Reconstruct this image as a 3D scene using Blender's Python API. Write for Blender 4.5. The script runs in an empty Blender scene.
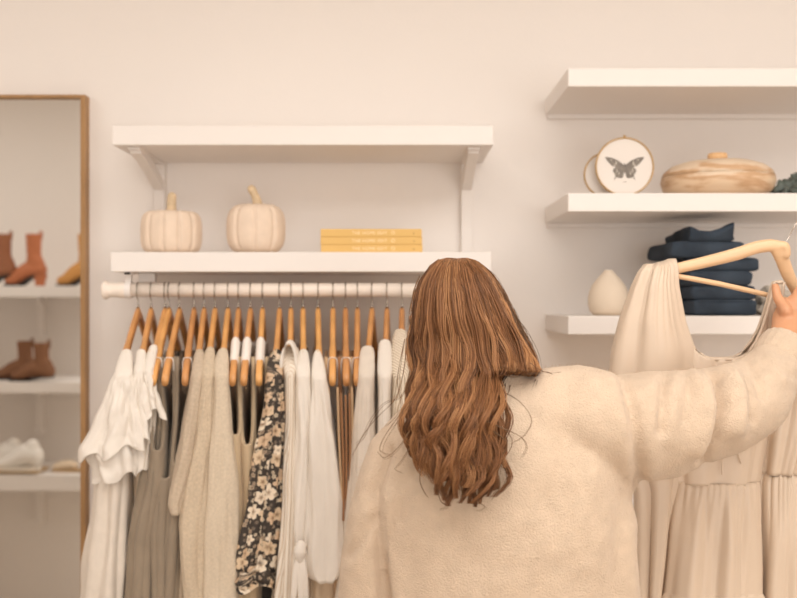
import bpy, bmesh, math, random
import numpy as np
from mathutils import Vector, Matrix, noise
random.seed(7)
PI = math.pi
sc = bpy.context.scene
COL = sc.collection
F, ZC, HZ, CX = 1000.0, 1.60, 302.0, 398.5

def P(px, py, D):
    return Vector(((px-CX)/F*D, D, ZC+(HZ-py)/F*D))
def X(px, D): return (px-CX)/F*D
def Z(py, D): return ZC+(HZ-py)/F*D

# ------------------------------------------------------------------ materials
def lin(c):
    c = c/255.0
    return c/12.92 if c <= .04045 else ((c+.055)/1.055)**2.4
MATS = {}
def mat(name, rgb, rough=.6, bump=0, bscale=200, sheen=0, metal=0, var=0, vscale=4, spec=.4, rnd=0, trans=0, stretch=None, sss=0, coords='Object'):
    if name in MATS: return MATS[name]
    m = bpy.data.materials.new(name); m.use_nodes = True
    nt = m.node_tree; N = nt.nodes; L = nt.links
    b = N['Principled BSDF']
    base = (lin(rgb[0]), lin(rgb[1]), lin(rgb[2]), 1)
    b.inputs['Base Color'].default_value = base
    b.inputs['Roughness'].default_value = rough
    b.inputs['Metallic'].default_value = metal
    b.inputs['Specular IOR Level'].default_value = spec
    if sheen:
        b.inputs['Sheen Weight'].default_value = sheen
        b.inputs['Sheen Roughness'].default_value = .5
        b.inputs['Sheen Tint'].default_value = (1, .93, .85, 1)
    if sss:
        b.inputs['Subsurface Weight'].default_value = sss
        b.inputs['Subsurface Radius'].default_value = (.02, .008, .004)
        b.inputs['Subsurface Scale'].default_value = .5
    if trans: b.inputs['Transmission Weight'].default_value = trans
    tc = N.new('ShaderNodeTexCoord'); vec = tc.outputs[coords]
    if stretch:
        mp = N.new('ShaderNodeMapping'); mp.inputs['Scale'].default_value = stretch
        L.new(vec, mp.inputs['Vector']); vec = mp.outputs['Vector']
    out = None
    if var:
        n = N.new('ShaderNodeTexNoise'); n.inputs['Scale'].default_value = vscale; n.inputs['Detail'].default_value = 5
        L.new(vec, n.inputs['Vector'])
        r = N.new('ShaderNodeValToRGB')
        r.color_ramp.elements[0].position = .3; r.color_ramp.elements[1].position = .7
        lo = [max(0, base[i]*(1-var)) for i in range(3)]; hi = [min(1, base[i]*(1+var)) for i in range(3)]
        r.color_ramp.elements[0].color = (*lo, 1); r.color_ramp.elements[1].color = (*hi, 1)
        L.new(n.outputs['Fac'], r.inputs['Fac']); out = r.outputs['Color']
        L.new(out, b.inputs['Base Color'])
    if rnd:
        oi = N.new('ShaderNodeObjectInfo'); hs = N.new('ShaderNodeHueSaturation')
        mr = N.new('ShaderNodeMapRange'); mr.inputs['To Min'].default_value = 1-rnd; mr.inputs['To Max'].default_value = 1+rnd
        mh = N.new('ShaderNodeMapRange'); mh.inputs['To Min'].default_value = .5-rnd*.05; mh.inputs['To Max'].default_value = .5+rnd*.03
        L.new(oi.outputs['Random'], mr.inputs['Value']); L.new(oi.outputs['Random'], mh.inputs['Value'])
        L.new(mr.outputs['Result'], hs.inputs['Value']); L.new(mh.outputs['Result'], hs.inputs['Hue'])
        if out: L.new(out, hs.inputs['Color'])
        else: hs.inputs['Color'].default_value = base
        L.new(hs.outputs['Color'], b.inputs['Base Color'])
    if bump:
        n2 = N.new('ShaderNodeTexNoise'); n2.inputs['Scale'].default_value = bscale; n2.inputs['Detail'].default_value = 3
        L.new(vec, n2.inputs['Vector'])
        bp = N.new('ShaderNodeBump'); bp.inputs['Strength'].default_value = bump; bp.inputs['Distance'].default_value = .004
        L.new(n2.outputs['Fac'], bp.inputs['Height']); L.new(bp.outputs['Normal'], b.inputs['Normal'])
    MATS[name] = m
    return m

WALL = mat('wall_paint', (236, 230, 225), .85, bump=.08, bscale=120, var=.015, vscale=1.2, spec=.2)
WHITE = mat('white_paint', (233, 227, 222), .5, bump=.03, bscale=60, spec=.35)
RODM = mat('rail_paint', (240, 228, 216), .4, bump=.12, bscale=70, spec=.4)
FLOORM = mat('floor_wood', (196, 182, 166), .5, var=.2, vscale=3, stretch=(1, 8, 1))
BRASS = mat('frame_wood', (168, 130, 88), .45, metal=.1, var=.12, vscale=8, stretch=(6, 6, 1))
GOLD = mat('gold_rim', (192, 158, 112), .35, metal=.6)
HWOOD = mat('hanger_wood', (212, 156, 96), .38, var=.16, vscale=26, stretch=(3, .5, 1), rnd=.16, spec=.5)
HWOOD2 = mat('pale_hanger_wood', (222, 184, 144), .33, var=.07, vscale=16, stretch=(.6, 3, 3), spec=.55)
STEEL = mat('steel', (170, 160, 150), .25, metal=1)
FOAM = mat('foam', (240, 232, 224), .8, bump=.2, bscale=300)
SKIN = mat('skin', (202, 148, 112), .48, sss=.06, var=.06, vscale=30, bump=.06, bscale=300)
KNIT = mat('sweater_knit', (206, 184, 161), .95, bump=.65, bscale=380, sheen=.35, var=.045, vscale=55, spec=.1)
DRESSM = mat('beige_satin', (210, 190, 169), .4, bump=.1, bscale=500, sheen=.1, spec=.35)
JEANS = mat('denim', (58, 67, 78), .85, bump=.4, bscale=500, var=.3, vscale=14, spec=.2)
DARK = mat('dark_rubber', (50, 42, 38), .6)
SPINE = mat('yellow_cover', (224, 184, 112), .6, var=.04)
PAPER = mat('paper', (240, 232, 218), .8)
PRINTG = mat('print_grey', (128, 120, 112), .8, var=.3, vscale=90)
CREAMCLOTH = mat('stone_plaster', (228, 208, 188), .75, bump=.2, bscale=90, var=.05, vscale=30)

# striped / band material for the bowl
def band_mat():
    m = bpy.data.materials.new('banded_wood'); m.use_nodes = True
    N = m.node_tree.nodes; L = m.node_tree.links; b = N['Principled BSDF']
    tc = N.new('ShaderNodeTexCoord'); mp = N.new('ShaderNodeMapping'); mp.inputs['Scale'].default_value = (6, 6, 26)
    L.new(tc.outputs['Object'], mp.inputs['Vector'])
    n = N.new('ShaderNodeTexNoise'); n.inputs['Scale'].default_value = 1.6; n.inputs['Detail'].default_value = 4
    L.new(mp.outputs['Vector'], n.inputs['Vector'])
    sx = N.new('ShaderNodeSeparateXYZ'); L.new(tc.outputs['Object'], sx.inputs['Vector'])
    w = N.new('ShaderNodeMath'); w.operation = 'MULTIPLY_ADD'; w.inputs[1].default_value = 5.5; L.new(sx.outputs['Z'], w.inputs[0]); L.new(n.outputs['Fac'], w.inputs[2])
    r = N.new('ShaderNodeValToRGB'); cr = r.color_ramp
    cols = [(0.45, (226, 202, 174)), (.62, (222, 194, 162)), (.74, (196, 158, 122)), (.82, (206, 170, 134)), (.9, (226, 204, 178))]
    cr.elements[0].position = cols[0][0]; cr.elements[0].color = (*[lin(c) for c in cols[0][1]], 1)
    cr.elements[1].position = cols[-1][0]; cr.elements[1].color = (*[lin(c) for c in cols[-1][1]], 1)
    for p_, c_ in cols[1:-1]:
        e = cr.elements.new(p_); e.color = (*[lin(c) for c in c_], 1)
    L.new(w.outputs[0], r.inputs['Fac']); L.new(r.outputs['Color'], b.inputs['Base Color']); b.inputs['Roughness'].default_value = .55
    return m
BOWLM = band_mat()

def fabric(name, rgb, **k):
    k.setdefault('rough', .9); k.setdefault('bump', .25); k.setdefault('bscale', 600); k.setdefault('sheen', .2); k.setdefault('spec', .15)
    return mat(name, rgb, **k)
WC = fabric('white_cotton', (232, 224, 214), var=.02, vscale=20)
WL = fabric('white_linen', (222, 211, 198), var=.04, vscale=40)
CREAM = fabric('cream_cotton', (228, 210, 186), var=.03, vscale=30)
GREYF = fabric('taupe_grey_cloth', (148, 133, 115), var=.06, vscale=20)
BEIGEK = fabric('oat_knit', (198, 180, 158), var=.09, vscale=160, bump=.6, bscale=350)
BEIGEK2 = fabric('oatmeal_knit', (204, 186, 162), var=.1, vscale=180, bump=.6, bscale=350)
BEIGEK3 = fabric('pale_oat_knit', (210, 194, 172), var=.08, vscale=180, bump=.5, bscale=350)
TAN = fabric('tan_cloth', (194, 172, 142), var=.04)
BROWN = fabric('brown_cloth', (160, 116, 82), var=.06)
DBROWN = fabric('deep_brown_cloth', (116, 88, 68), var=.06)
TANL = fabric('camel_cloth', (204, 172, 136), var=.05)
BLACKF = fabric('charcoal_cloth', (58, 50, 46))
GREENF = mat('dark_green_satin', (84, 93, 86), .45, bump=.2, bscale=60, var=.35, vscale=25, sheen=.2)
GREYK = fabric('grey_lace', (190, 178, 164), bump=.8, bscale=160, var=.12, vscale=90)

def stripe_mat(name, c1, c2, scale):
    m = bpy.data.materials.new(name); m.use_nodes = True
    N = m.node_tree.nodes; L = m.node_tree.links; b = N['Principled BSDF']
    uv = N.new('ShaderNodeUVMap'); w = N.new('ShaderNodeTexWave'); w.inputs['Scale'].default_value = scale; w.inputs['Distortion'].default_value = .6
    L.new(uv.outputs['UV'], w.inputs['Vector'])
    r = N.new('ShaderNodeValToRGB'); r.color_ramp.elements[0].color = (*[lin(c) for c in c1], 1); r.color_ramp.elements[1].color = (*[lin(c) for c in c2], 1)
    r.color_ramp.elements[0].position = .1; r.color_ramp.elements[1].position = .4
    L.new(w.outputs['Fac'], r.inputs['Fac']); L.new(r.outputs['Color'], b.inputs['Base Color'])
    bp = N.new('ShaderNodeBump'); bp.inputs['Strength'].default_value = .4; bp.inputs['Distance'].default_value = .003
    L.new(w.outputs['Fac'], bp.inputs['Height']); L.new(bp.outputs['Normal'], b.inputs['Normal'])
    b.inputs['Roughness'].default_value = .9
    return m
STRIPEW = stripe_mat('ribbed_white', (214, 196, 176), (236, 226, 212), 30)
STRIPEN = stripe_mat('striped_linen', (176, 152, 124), (232, 220, 202), 38)

def floral_mat():
    m = bpy.data.materials.new('floral_print'); m.use_nodes = True
    nt = m.node_tree; N = nt.nodes; L = nt.links; b = N['Principled BSDF']; b.inputs['Roughness'].default_value = .85
    uv = N.new('ShaderNodeUVMap')
    def math_(op, a, c=None, d=None):
        n = N.new('ShaderNodeMath'); n.operation = op
        for i, v in enumerate((a, c, d)):
            if v is None: continue
            if isinstance(v, (int, float)): n.inputs[i].default_value = v
            else: L.new(v, n.inputs[i])
        return n.outputs[0]
    nz = N.new('ShaderNodeTexNoise'); nz.inputs['Scale'].default_value = 60; nz.inputs['Detail'].default_value = 3
    L.new(uv.outputs['UV'], nz.inputs['Vector'])
    def layer(scale, rad, petals, off):
        mp = N.new('ShaderNodeMapping'); mp.inputs['Location'].default_value = (off, off*1.7, 0); L.new(uv.outputs['UV'], mp.inputs['Vector'])
        v = N.new('ShaderNodeTexVoronoi'); v.voronoi_dimensions = '2D'; v.inputs['Scale'].default_value = scale; v.inputs['Randomness'].default_value = .8
        L.new(mp.outputs['Vector'], v.inputs['Vector'])
        sb = N.new('ShaderNodeVectorMath'); sb.operation = 'SUBTRACT'
        L.new(mp.outputs['Vector'], sb.inputs[0])
        L.new(v.outputs['Position'], sb.inputs[1])
        sx = N.new('ShaderNodeSeparateXYZ'); L.new(sb.outputs[0], sx.inputs[0])
        ang = math_('ARCTAN2', sx.outputs['Y'], sx.outputs['X'])
        cs = N.new('ShaderNodeSeparateColor'); L.new(v.outputs['Color'], cs.inputs[0])
        ang2 = math_('MULTIPLY_ADD', ang, petals, math_('MULTIPLY', cs.outputs[0], 6.0))
        pet = math_('ABSOLUTE', math_('SINE', math_('MULTIPLY', ang2, .5)))
        rr = math_('MULTIPLY_ADD', pet, .42*rad, .58*rad)
        rr = math_('MULTIPLY', rr, math_('MULTIPLY_ADD', cs.outputs[1], .5, .6))
        d = math_('ADD', v.outputs['Distance'], math_('MULTIPLY', math_('SUBTRACT', nz.outputs['Fac'], .5), .16))
        mask = math_('LESS_THAN', d, rr)
        inner = math_('DIVIDE', d, rr)
        return mask, inner, cs.outputs[2], pet
    base = (lin(62), lin(54), lin(48), 1)
    cur = None
    for scale, rad, pt, off, cols in ((75, .42, 5, .3, [(120, 106, 92), (168, 148, 126), (200, 184, 160)]), (26, .46, 5, .0, [(214, 190, 160), (228, 212, 190), (206, 178, 148)])):
        mask, inner, rnd_, pet = layer(scale, rad, pt, off)
        r = N.new('ShaderNodeValToRGB'); r.color_ramp.interpolation = 'CONSTANT'
        r.color_ramp.elements[0].color = (*[lin(c) for c in cols[0]], 1); r.color_ramp.elements[1].position = .66; r.color_ramp.elements[1].color = (*[lin(c) for c in cols[2]], 1)
        e = r.color_ramp.elements.new(.33); e.color = (*[lin(c) for c in cols[1]], 1)
        L.new(rnd_, r.inputs['Fac'])
        r2 = N.new('ShaderNodeValToRGB'); r2.color_ramp.elements[0].position = .0; r2.color_ramp.elements[0].color = (.28, .2, .14, 1); r2.color_ramp.elements[1].position = .5; r2.color_ramp.elements[1].color = (1, 1, 1, 1)
        L.new(inner, r2.inputs['Fac'])
        mul = N.new('ShaderNodeMix'); mul.data_type = 'RGBA'; mul.blend_type = 'MULTIPLY'; mul.inputs['Factor'].default_value = 1
        L.new(r.outputs['Color'], mul.inputs['A']); L.new(r2.outputs['Color'], mul.inputs['B'])
        mx = N.new('ShaderNodeMix'); mx.data_type = 'RGBA'
        L.new(mask, mx.inputs['Factor'])
        if cur is None: mx.inputs['A'].default_value = base
        else: L.new(cur, mx.inputs['A'])
        L.new(mul.outputs['Result'], mx.inputs['B']); cur = mx.outputs['Result']
    L.new(cur, b.inputs['Base Color'])
    return m
FLORAL = floral_mat()

def mirror_mat():
    m = bpy.data.materials.new('mirror_glass'); m.use_nodes = True
    b = m.node_tree.nodes['Principled BSDF']
    b.inputs['Base Color'].default_value = (.86, .85, .82, 1); b.inputs['Metallic'].default_value = 1; b.inputs['Roughness'].default_value = 0
    return m

# ------------------------------------------------------------------ mesh helpers
def mk_mesh(name, V, Fc, uvs=None):
    me = bpy.data.meshes.new(name); me.from_pydata([tuple(v) for v in V], [], Fc); me.update()
    if uvs:
        ul = me.uv_layers.new(name='UVMap'); k = 0
        flat = [c for f in uvs for uvp in f for c in uvp]
        ul.data.foreach_set('uv', flat)
    return me
def obj(name, me, m, parent=None, smooth=True, label=None):
    """me holds world coordinates; the child is stored relative to its parent's place"""
    o = bpy.data.objects.new(name, me); COL.objects.link(o)
    if m is not None: me.materials.append(m)
    if smooth: me.polygons.foreach_set('use_smooth', [True]*len(me.polygons))
    if parent is not None:
        w = Vector(parent.location); p = parent.parent
        while p is not None: w += Vector(p.location); p = p.parent
        me.transform(Matrix.Translation(-w)); o.parent = parent
    if label: o['label'] = label
    return o
def thing(name, label, cat, loc=(0, 0, 0), group=None, rotz=0):
    o = bpy.data.objects.new(name, None); COL.objects.link(o); o.empty_display_size = .05
    o.location = loc; o.rotation_euler = (0, 0, rotz); o['label'] = label; o['category'] = cat
    if group: o['group'] = group
    return o
def tag(o, label, cat, group=None):
    o['label'] = label; o['category'] = cat
    if group: o['group'] = group
    return o
def base_origin(o):
    """put a single-mesh thing's origin at the middle of its base"""
    me = o.data; n = len(me.vertices); a = np.empty(n*3); me.vertices.foreach_get('co', a); a = a.reshape(-1, 3)
    c = Vector(((a[:, 0].min()+a[:, 0].max())/2, (a[:, 1].min()+a[:, 1].max())/2, a[:, 2].min()))
    me.transform(Matrix.Translation(-c)); o.location = o.location + c
    return o
def bevel(o, w=.003, seg=2):
    b = o.modifiers.new('b', 'BEVEL'); b.width = w; b.segments = seg; b.limit_method = 'ANGLE'; return o
def box_vf(x0, x1, y0, y1, z0, z1, V=None, Fc=None):
    V = [] if V is None else V; Fc = [] if Fc is None else Fc; n = len(V)
    V += [(x0, y0, z0), (x1, y0, z0), (x1, y1, z0), (x0, y1, z0), (x0, y0, z1), (x1, y0, z1), (x1, y1, z1), (x0, y1, z1)]
    Fc += [tuple(n+i for i in f) for f in ((0, 3, 2, 1), (4, 5, 6, 7), (0, 1, 5, 4), (1, 2, 6, 5), (2, 3, 7, 6), (3, 0, 4, 7))]
    return V, Fc
def box(name, b, m, parent=None, w=.002, label=None):
    o = obj(name, mk_mesh(name, *box_vf(*b)), m, parent, smooth=False, label=label)
    if w: bevel(o, w)
    return o
def boxes(name, bs, m, parent=None, w=.002):
    V, Fc = [], []
    for b in bs: box_vf(*b, V, Fc)
    o = obj(name, mk_mesh(name, V, Fc), m, parent, smooth=False)
    if w: bevel(o, w)
    return o
def prism(name, pts, y0, y1, m, parent=None, w=0, axis='y'):
    """polygon in the xz plane, extruded along y (or yz plane along x)"""
    n = len(pts); f = (lambda p, d: (p[0], d, p[1])) if axis == 'y' else (lambda p, d: (d, p[0], p[1]))
    V = [f(p, y0) for p in pts]+[f(p, y1) for p in pts]
    Fc = [tuple(range(n)), tuple(range(2*n-1, n-1, -1))]+[(i, i+n, (i+1) % n+n, (i+1) % n) for i in range(n)]
    o = obj(name, mk_mesh(name, V, Fc), m, parent, smooth=False)
    if w: bevel(o, w)
    return o
def loft(rings, closed=True, cap0=True, cap1=True, V=None, Fc=None):
    V = [] if V is None else V; Fc = [] if Fc is None else Fc
    base = len(V); n = len(rings[0])
    for r in rings: V += [tuple(p) for p in r]
    for k in range(len(rings)-1):
        for i in range(n if closed else n-1):
            j = (i+1) % n
            Fc.append((base+k*n+i, base+k*n+j, base+(k+1)*n+j, base+(k+1)*n+i))
    if cap0: Fc.append(tuple(base+i for i in range(n-1, -1, -1)))
    if cap1: Fc.append(tuple(base+(len(rings)-1)*n+i for i in range(n)))
    return V, Fc
def limb(pts, radii, n=16, round_ends=True, ref=(1, 0, 0), V=None, Fc=None, sub=3):
    """tapering tube through points; a radius may be (across, through); across follows ref"""
    pts = [Vector(p) for p in pts]; rr = [(r, r) if isinstance(r, (int, float)) else r for r in radii]
    if sub > 1 and len(pts) > 2:      # Catmull-Rom refinement
        np_, nr = [], []
        for i in range(len(pts)-1):
            p0, p1, p2, p3 = pts[max(i-1, 0)], pts[i], pts[i+1], pts[min(i+2, len(pts)-1)]
            for k in range(sub):
                t = k/sub; t2, t3 = t*t, t*t*t
                np_.append(.5*((2*p1)+(p2-p0)*t+(2*p0-5*p1+4*p2-p3)*t2+(3*p1-p0-3*p2+p3)*t3))
                nr.append((rr[i][0]*(1-t)+rr[i+1][0]*t, rr[i][1]*(1-t)+rr[i+1][1]*t))
        np_.append(pts[-1]); nr.append(rr[-1]); pts, rr = np_, nr
    rings = []; m = len(pts); ref = Vector(ref)
    for k in range(m):
        d = (pts[min(k+1, m-1)]-pts[max(k-1, 0)]).normalized()
        a = ref-d*ref.dot(d)
        if a.length < 1e-3: a = d.orthogonal()
        a.normalize(); b = d.cross(a); ref = a
        def ring(c, sa, sb): return [c+a*(sa*math.cos(2*PI*i/n))+b*(sb*math.sin(2*PI*i/n)) for i in range(n)]
        ra, rb = rr[k]
        if k == 0 and round_ends:
            q = min(ra, rb)
            for al in (80, 55, 30): rings.append(ring(pts[0]-d*q*math.sin(math.radians(al)), ra*math.cos(math.radians(al)), rb*math.cos(math.radians(al))))
        rings.append(ring(pts[k], ra, rb))
        if k == m-1 and round_ends:
            q = min(ra, rb)
            for al in (30, 55, 80): rings.append(ring(pts[k]+d*q*math.sin(math.radians(al)), ra*math.cos(math.radians(al)), rb*math.cos(math.radians(al))))
    return loft(rings, True, True, True, V, Fc)
def wire(name, pts, r, m, parent=None, n=8, sub=3, label=None):
    return obj(name, mk_mesh(name, *limb(pts, [r]*len(pts), n, True, (1, 0, 0), None, None, sub)), m, parent, label=label)
def lathe(name, prof, c, m, parent=None, n=48, mod=None):
    rings = []
    for r, z in prof:
        rings.append([(c[0]+r*(mod(2*PI*i/n, z, r) if mod else 1)*math.cos(2*PI*i/n), c[1]+r*(mod(2*PI*i/n, z, r) if mod else 1)*math.sin(2*PI*i/n), c[2]+z) for i in range(n)])
    return obj(name, mk_mesh(name, *loft(rings)), m, parent)
def blob(name, V, Fc, voxel, m, parent=None, smooth=4, fn=None, disp=None, label=None):
    """several overlapping closed shapes fused into one continuous surface"""
    me = mk_mesh('t', V, Fc); o = bpy.data.objects.new('t', me); COL.objects.link(o)
    r = o.modifiers.new('r', 'REMESH'); r.mode = 'VOXEL'; r.voxel_size = voxel
    if smooth:
        s = o.modifiers.new('s', 'SMOOTH'); s.factor = .5; s.iterations = smooth
    dg = bpy.context.evaluated_depsgraph_get(); me2 = bpy.data.meshes.new_from_object(o.evaluated_get(dg))
    bpy.data.objects.remove(o); me2.name = name
    if fn is not None:
        n = len(me2.vertices); co = np.empty(n*3); me2.vertices.foreach_get('co', co); co = co.reshape(-1, 3)
        no = np.empty(n*3); me2.vertices.foreach_get('normal', no); no = no.reshape(-1, 3)
        co = fn(co, no); me2.vertices.foreach_set('co', co.ravel()); me2.update()
    return obj(name, me2, m, parent, label=label)
def ss(a, b, x):
    t = min(1, max(0, (x-a)/(b-a))); return t*t*(3-2*t)
def interp(tab, x):
    """tab: list of (x, ...) ascending"""
    if x <= tab[0][0]: return tab[0][1:]
    for a, b in zip(tab, tab[1:]):
        if x <= b[0]:
            t = (x-a[0])/(b[0]-a[0]); return tuple(p+(q-p)*t for p, q in zip(a[1:], b[1:]))
    return tab[-1][1:]

# ------------------------------------------------------------------ the room
WY = 2.69
def struct(name, b, m):
    o = box(name, b, m, None, 0); o['kind'] = 'structure'; return o
struct('floor', (-3.3, 2.9, -3.6, WY+.1, -.1, 0), FLOORM)
CEILM = mat('ceiling_paint', (240, 234, 226), .9)
struct('ceiling', (-3.3, 2.9, -3.6, WY+.1, 2.8, 2.9), CEILM)
struct('wall_back', (-3.3, 2.9, WY, WY+.1, 0, 2.8), WALL)
struct('wall_left', (-3.4, -3.3, -3.6, WY+.1, 0, 2.8), WALL)
struct('wall_right', (2.9, 3.0, -3.6, WY+.1, 0, 2.8), WALL)
struct('wall_partition', (-3.3, -1.25, -.02, .1, 0, 2.8), WALL)     # the wall that the mirror looks at
# shop front behind the camera: wall round a wide window
fr = boxes('wall_front', [(-3.3, 2.9, -3.7, -3.6, 0, .5), (-3.3, 2.9, -3.7, -3.6, 2.6, 2.8), (-3.3, -1.1, -3.7, -3.6, .5, 2.6), (2.6, 2.9, -3.7, -3.6, .5, 2.6)], WALL, None, 0)
fr['kind'] = 'structure'
wf = boxes('window_1', [(-1.1, 2.6, -3.68, -3.62, .5, .56), (-1.1, 2.6, -3.68, -3.62, 2.54, 2.6), (-1.1, -1.04, -3.68, -3.62, .56, 2.54), (2.54, 2.6, -3.68, -3.62, .56, 2.54), (.72, .78, -3.68, -3.62, .56, 2.54)], WHITE, None, 0)
wf['kind'] = 'structure'
bb = box('baseboard_back', (-3.3, 2.9, WY-.015, WY, 0, .1), WHITE, None, .003); bb['kind'] = 'structure'

# ------------------------------------------------------------------ mirror
MT = 2.655
mx1 = X(85.5, MT); mx0 = mx1-.80; mz1 = Z(94.5, MT); mz0 = .22; fw = .014
mir = thing('wall_mirror', 'tall rectangular mirror in a thin wood-brown frame hung left of the clothes rail', 'mirror', ((mx0+mx1)/2, WY, mz0))
boxes('frame', [(mx0, mx0+fw, MT, WY, mz0, mz1), (mx1-fw, mx1, MT, WY, mz0, mz1), (mx0+fw, mx1-fw, MT, WY, mz1-fw*.6, mz1), (mx0+fw, mx1-fw, MT, WY, mz0, mz0+fw)], BRASS, mir, .0015)
MY = 2.67
box('mirror_glass', (mx0+fw*.8, mx1-fw*.8, MY, MY+.006, mz0+fw*.5, mz1-fw*.4), mirror_mat(), mir, 0, label='silvered glass showing shelves of shoes')

# ------------------------------------------------------------------ shelves
SF, SL = 2.33, 2.38   # distance of the shelf fronts, right and left
def shelf(label, x0, x1, pt, pb, group, front=SF):
    t = thing('wall_shelf', label, 'shelf', ((x0+x1)/2, WY, Z(pb, front)), group)
    box('board', (x0, x1, front, WY, Z(pb, front), Z(pt, front)), WHITE, t, .002)
    return t
ls_top = shelf('upper white shelf of the left pair, empty, held by two brackets', X(112, SL), X(493.5, SL), 125.5, 145, 'white shelves on the left', SL)
ls_low = shelf('lower white shelf of the left pair, carrying pumpkins and yellow books', X(110.5, SL), X(491.5, SL), 252, 271.8, 'white shelves on the left', SL)
zt = Z(145, SL); zb_ = Z(252, SL)
for bx in (X(160.5, 2.68), X(466.5, 2.68)):
    w = .015
    V, Fc = box_vf(bx-w, bx+w, WY-.024, WY, zb_, zt)
    box_vf(bx-w, bx+w, SL+.03, WY-.024, zt-.007, zt, V, Fc)
    rings = []
    for k in range(13):                      # curved brace from the shelf's front down to the wall bar
        a = k/12; yy = SL+.045+(WY-.022-SL-.045)*a; zz = zt-.006-.062*a**1.25
        rings.append([(bx-w*.9, yy, zz-.008), (bx+w*.9, yy, zz-.008), (bx+w*.9, yy, min(zz+.016, zt-.003)), (bx-w*.9, yy, min(zz+.016, zt-.003))])
    loft(rings, True, True, True, V, Fc)
    o = obj('bracket', mk_mesh('bracket', V, Fc), WHITE, ls_top, smooth=False); bevel(o, .0015)
rs = []
for lab, pt, pb in (('top floating white shelf of the three on the right, empty', 68, 86.5), ('middle floating white shelf on the right, carrying butterfly picture and wooden bowl', 193, 211.5), ('lowest floating white shelf on the right, carrying vase and jeans', 316, 334.5)):
    t = shelf(lab, X(568, SF), 1.75, pt, pb, 'floating shelves on the right'); rs.append(t)
    z = Z(pb, SF)
    box('wall_cleat', (X(568, SF)+.004, 1.74, WY-.02, WY, z-.012, z), WHITE, t, .001)

# ------------------------------------------------------------------ clothes rail
RY, RZ, RR = 2.42, Z(290, 2.42), .017
rail = thing('clothes_rail', 'white clothes rail slung under the lower left shelf, loaded with hangers', 'clothes rail', (X(300, RY), RY, RZ))
x0, x1 = X(103, RY), X(482, RY)
def xlathe(name, prof, m, parent, n=28):
    rings = [[(x, RY+r*math.cos(2*PI*i/n), RZ+r*math.sin(2*PI*i/n)) for i in range(n)] for x, r in prof]
    return obj(name, mk_mesh(name, *loft(rings)), m, parent)
xlathe('rod', [(x0+.06, RR), (x1-.06, RR)], RODM, rail)
for sgn, xe in ((1, x0), (-1, x1)):
    xlathe('finial', [(xe, .012), (xe+sgn*.001, .0205), (xe+sgn*.004, .0225), (xe+sgn*.010, .0222), (xe+sgn*.014, .0185), (xe+sgn*.024, .0178), (xe+sgn*.036, .018), (xe+sgn*.044, .0195), (xe+sgn*.056, .0195), (xe+sgn*.066, .017), (xe+sgn*.0665, .0165)], RODM, rail)
lowz = Z(271.8, SL)
for bxp in (129, 455):
    bx = X(bxp, RY)
    V, Fc = box_vf(bx-.012, bx+.012, RY-.016, RY+.016, lowz-.005, lowz)
    n = 20; rings = []
    for xx, ro in ((bx-.007, .0205), (bx+.007, .0205)):
        rings.append([(xx, RY+ro*math.cos(2*PI*i/n), RZ+ro*math.sin(2*PI*i/n)) for i in range(n)])
    loft(rings, True, True, True, V, Fc)
    box_vf(bx-.007, bx+.007, RY-.008, RY+.008, RZ+.018, lowz-.004, V, Fc)
    br = obj('bracket', mk_mesh('bracket', V, Fc), WHITE, rail, smooth=False)
    xx = bx; lathe('screw', [(.002, 0), (.007, .0005), (.0075, .003), (.006, .005)], (bx+.001, RY-.018, lowz-.006), DARK, br, 16)
    box('mounting_block', (bx+.014, bx+.055, RY+.03, RY+.06, lowz-.024, lowz), WHITE, rail, .004)

# ------------------------------------------------------------------ things on the shelves
zl = Z(252, SL)
def pumpkin(label, px, py0, hw_px, lobes, depth, square, stem):
    D = 2.49; c = (X(px, D), D, zl); R = hw_px/F*D; H = Z(py0, D)-zl
    t = thing('carved_pumpkin', label, 'pumpkin', c, 'wooden pumpkins on the lower left shelf')
    prof = []
    for k in range(25):
        a = -PI/2+PI*k/24
        ca, sa = math.cos(a), math.sin(a)
        r = R*abs(ca)**square+.002; z = H/2+H/2*(1 if sa > 0 else -1)*abs(sa)**(square if square > .5 else .7)
        if k > 21: z -= H*.035*(k-21)
        prof.append((max(r, .003), z))
    def mod(th, z, r):
        x = abs(math.sin(lobes/2*th+.35)); return 1-depth*(1-min(1, x*2.2))**1.5
    lathe('body', prof, c, CREAMCLOTH, t, 120, mod)
    pts = [Vector((c[0]+dx, D, zl+H-.006+dz)) for dx, dz in stem[0]]
    obj('stem', mk_mesh('stem', *limb(pts, stem[1], 10)), mat('stem_wood', (214, 190, 156), .7, var=.2, vscale=60), t)
pumpkin('squat cream pumpkin with deep straight grooves and upright square stem', 171.5, 211, 29.5, 12, .12, .28, ([(0, 0), (0, .02), (.001, .042)], [.014, .0115, .011]))
pumpkin('rounder cream pumpkin with soft lobes and curved leaning stem', 256, 204, 28.5, 9, .10, .5, ([(.004, 0), (.002, .015), (-.004, .03), (-.011, .043)], [.014, .011, .0095, .0105]))

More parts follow.
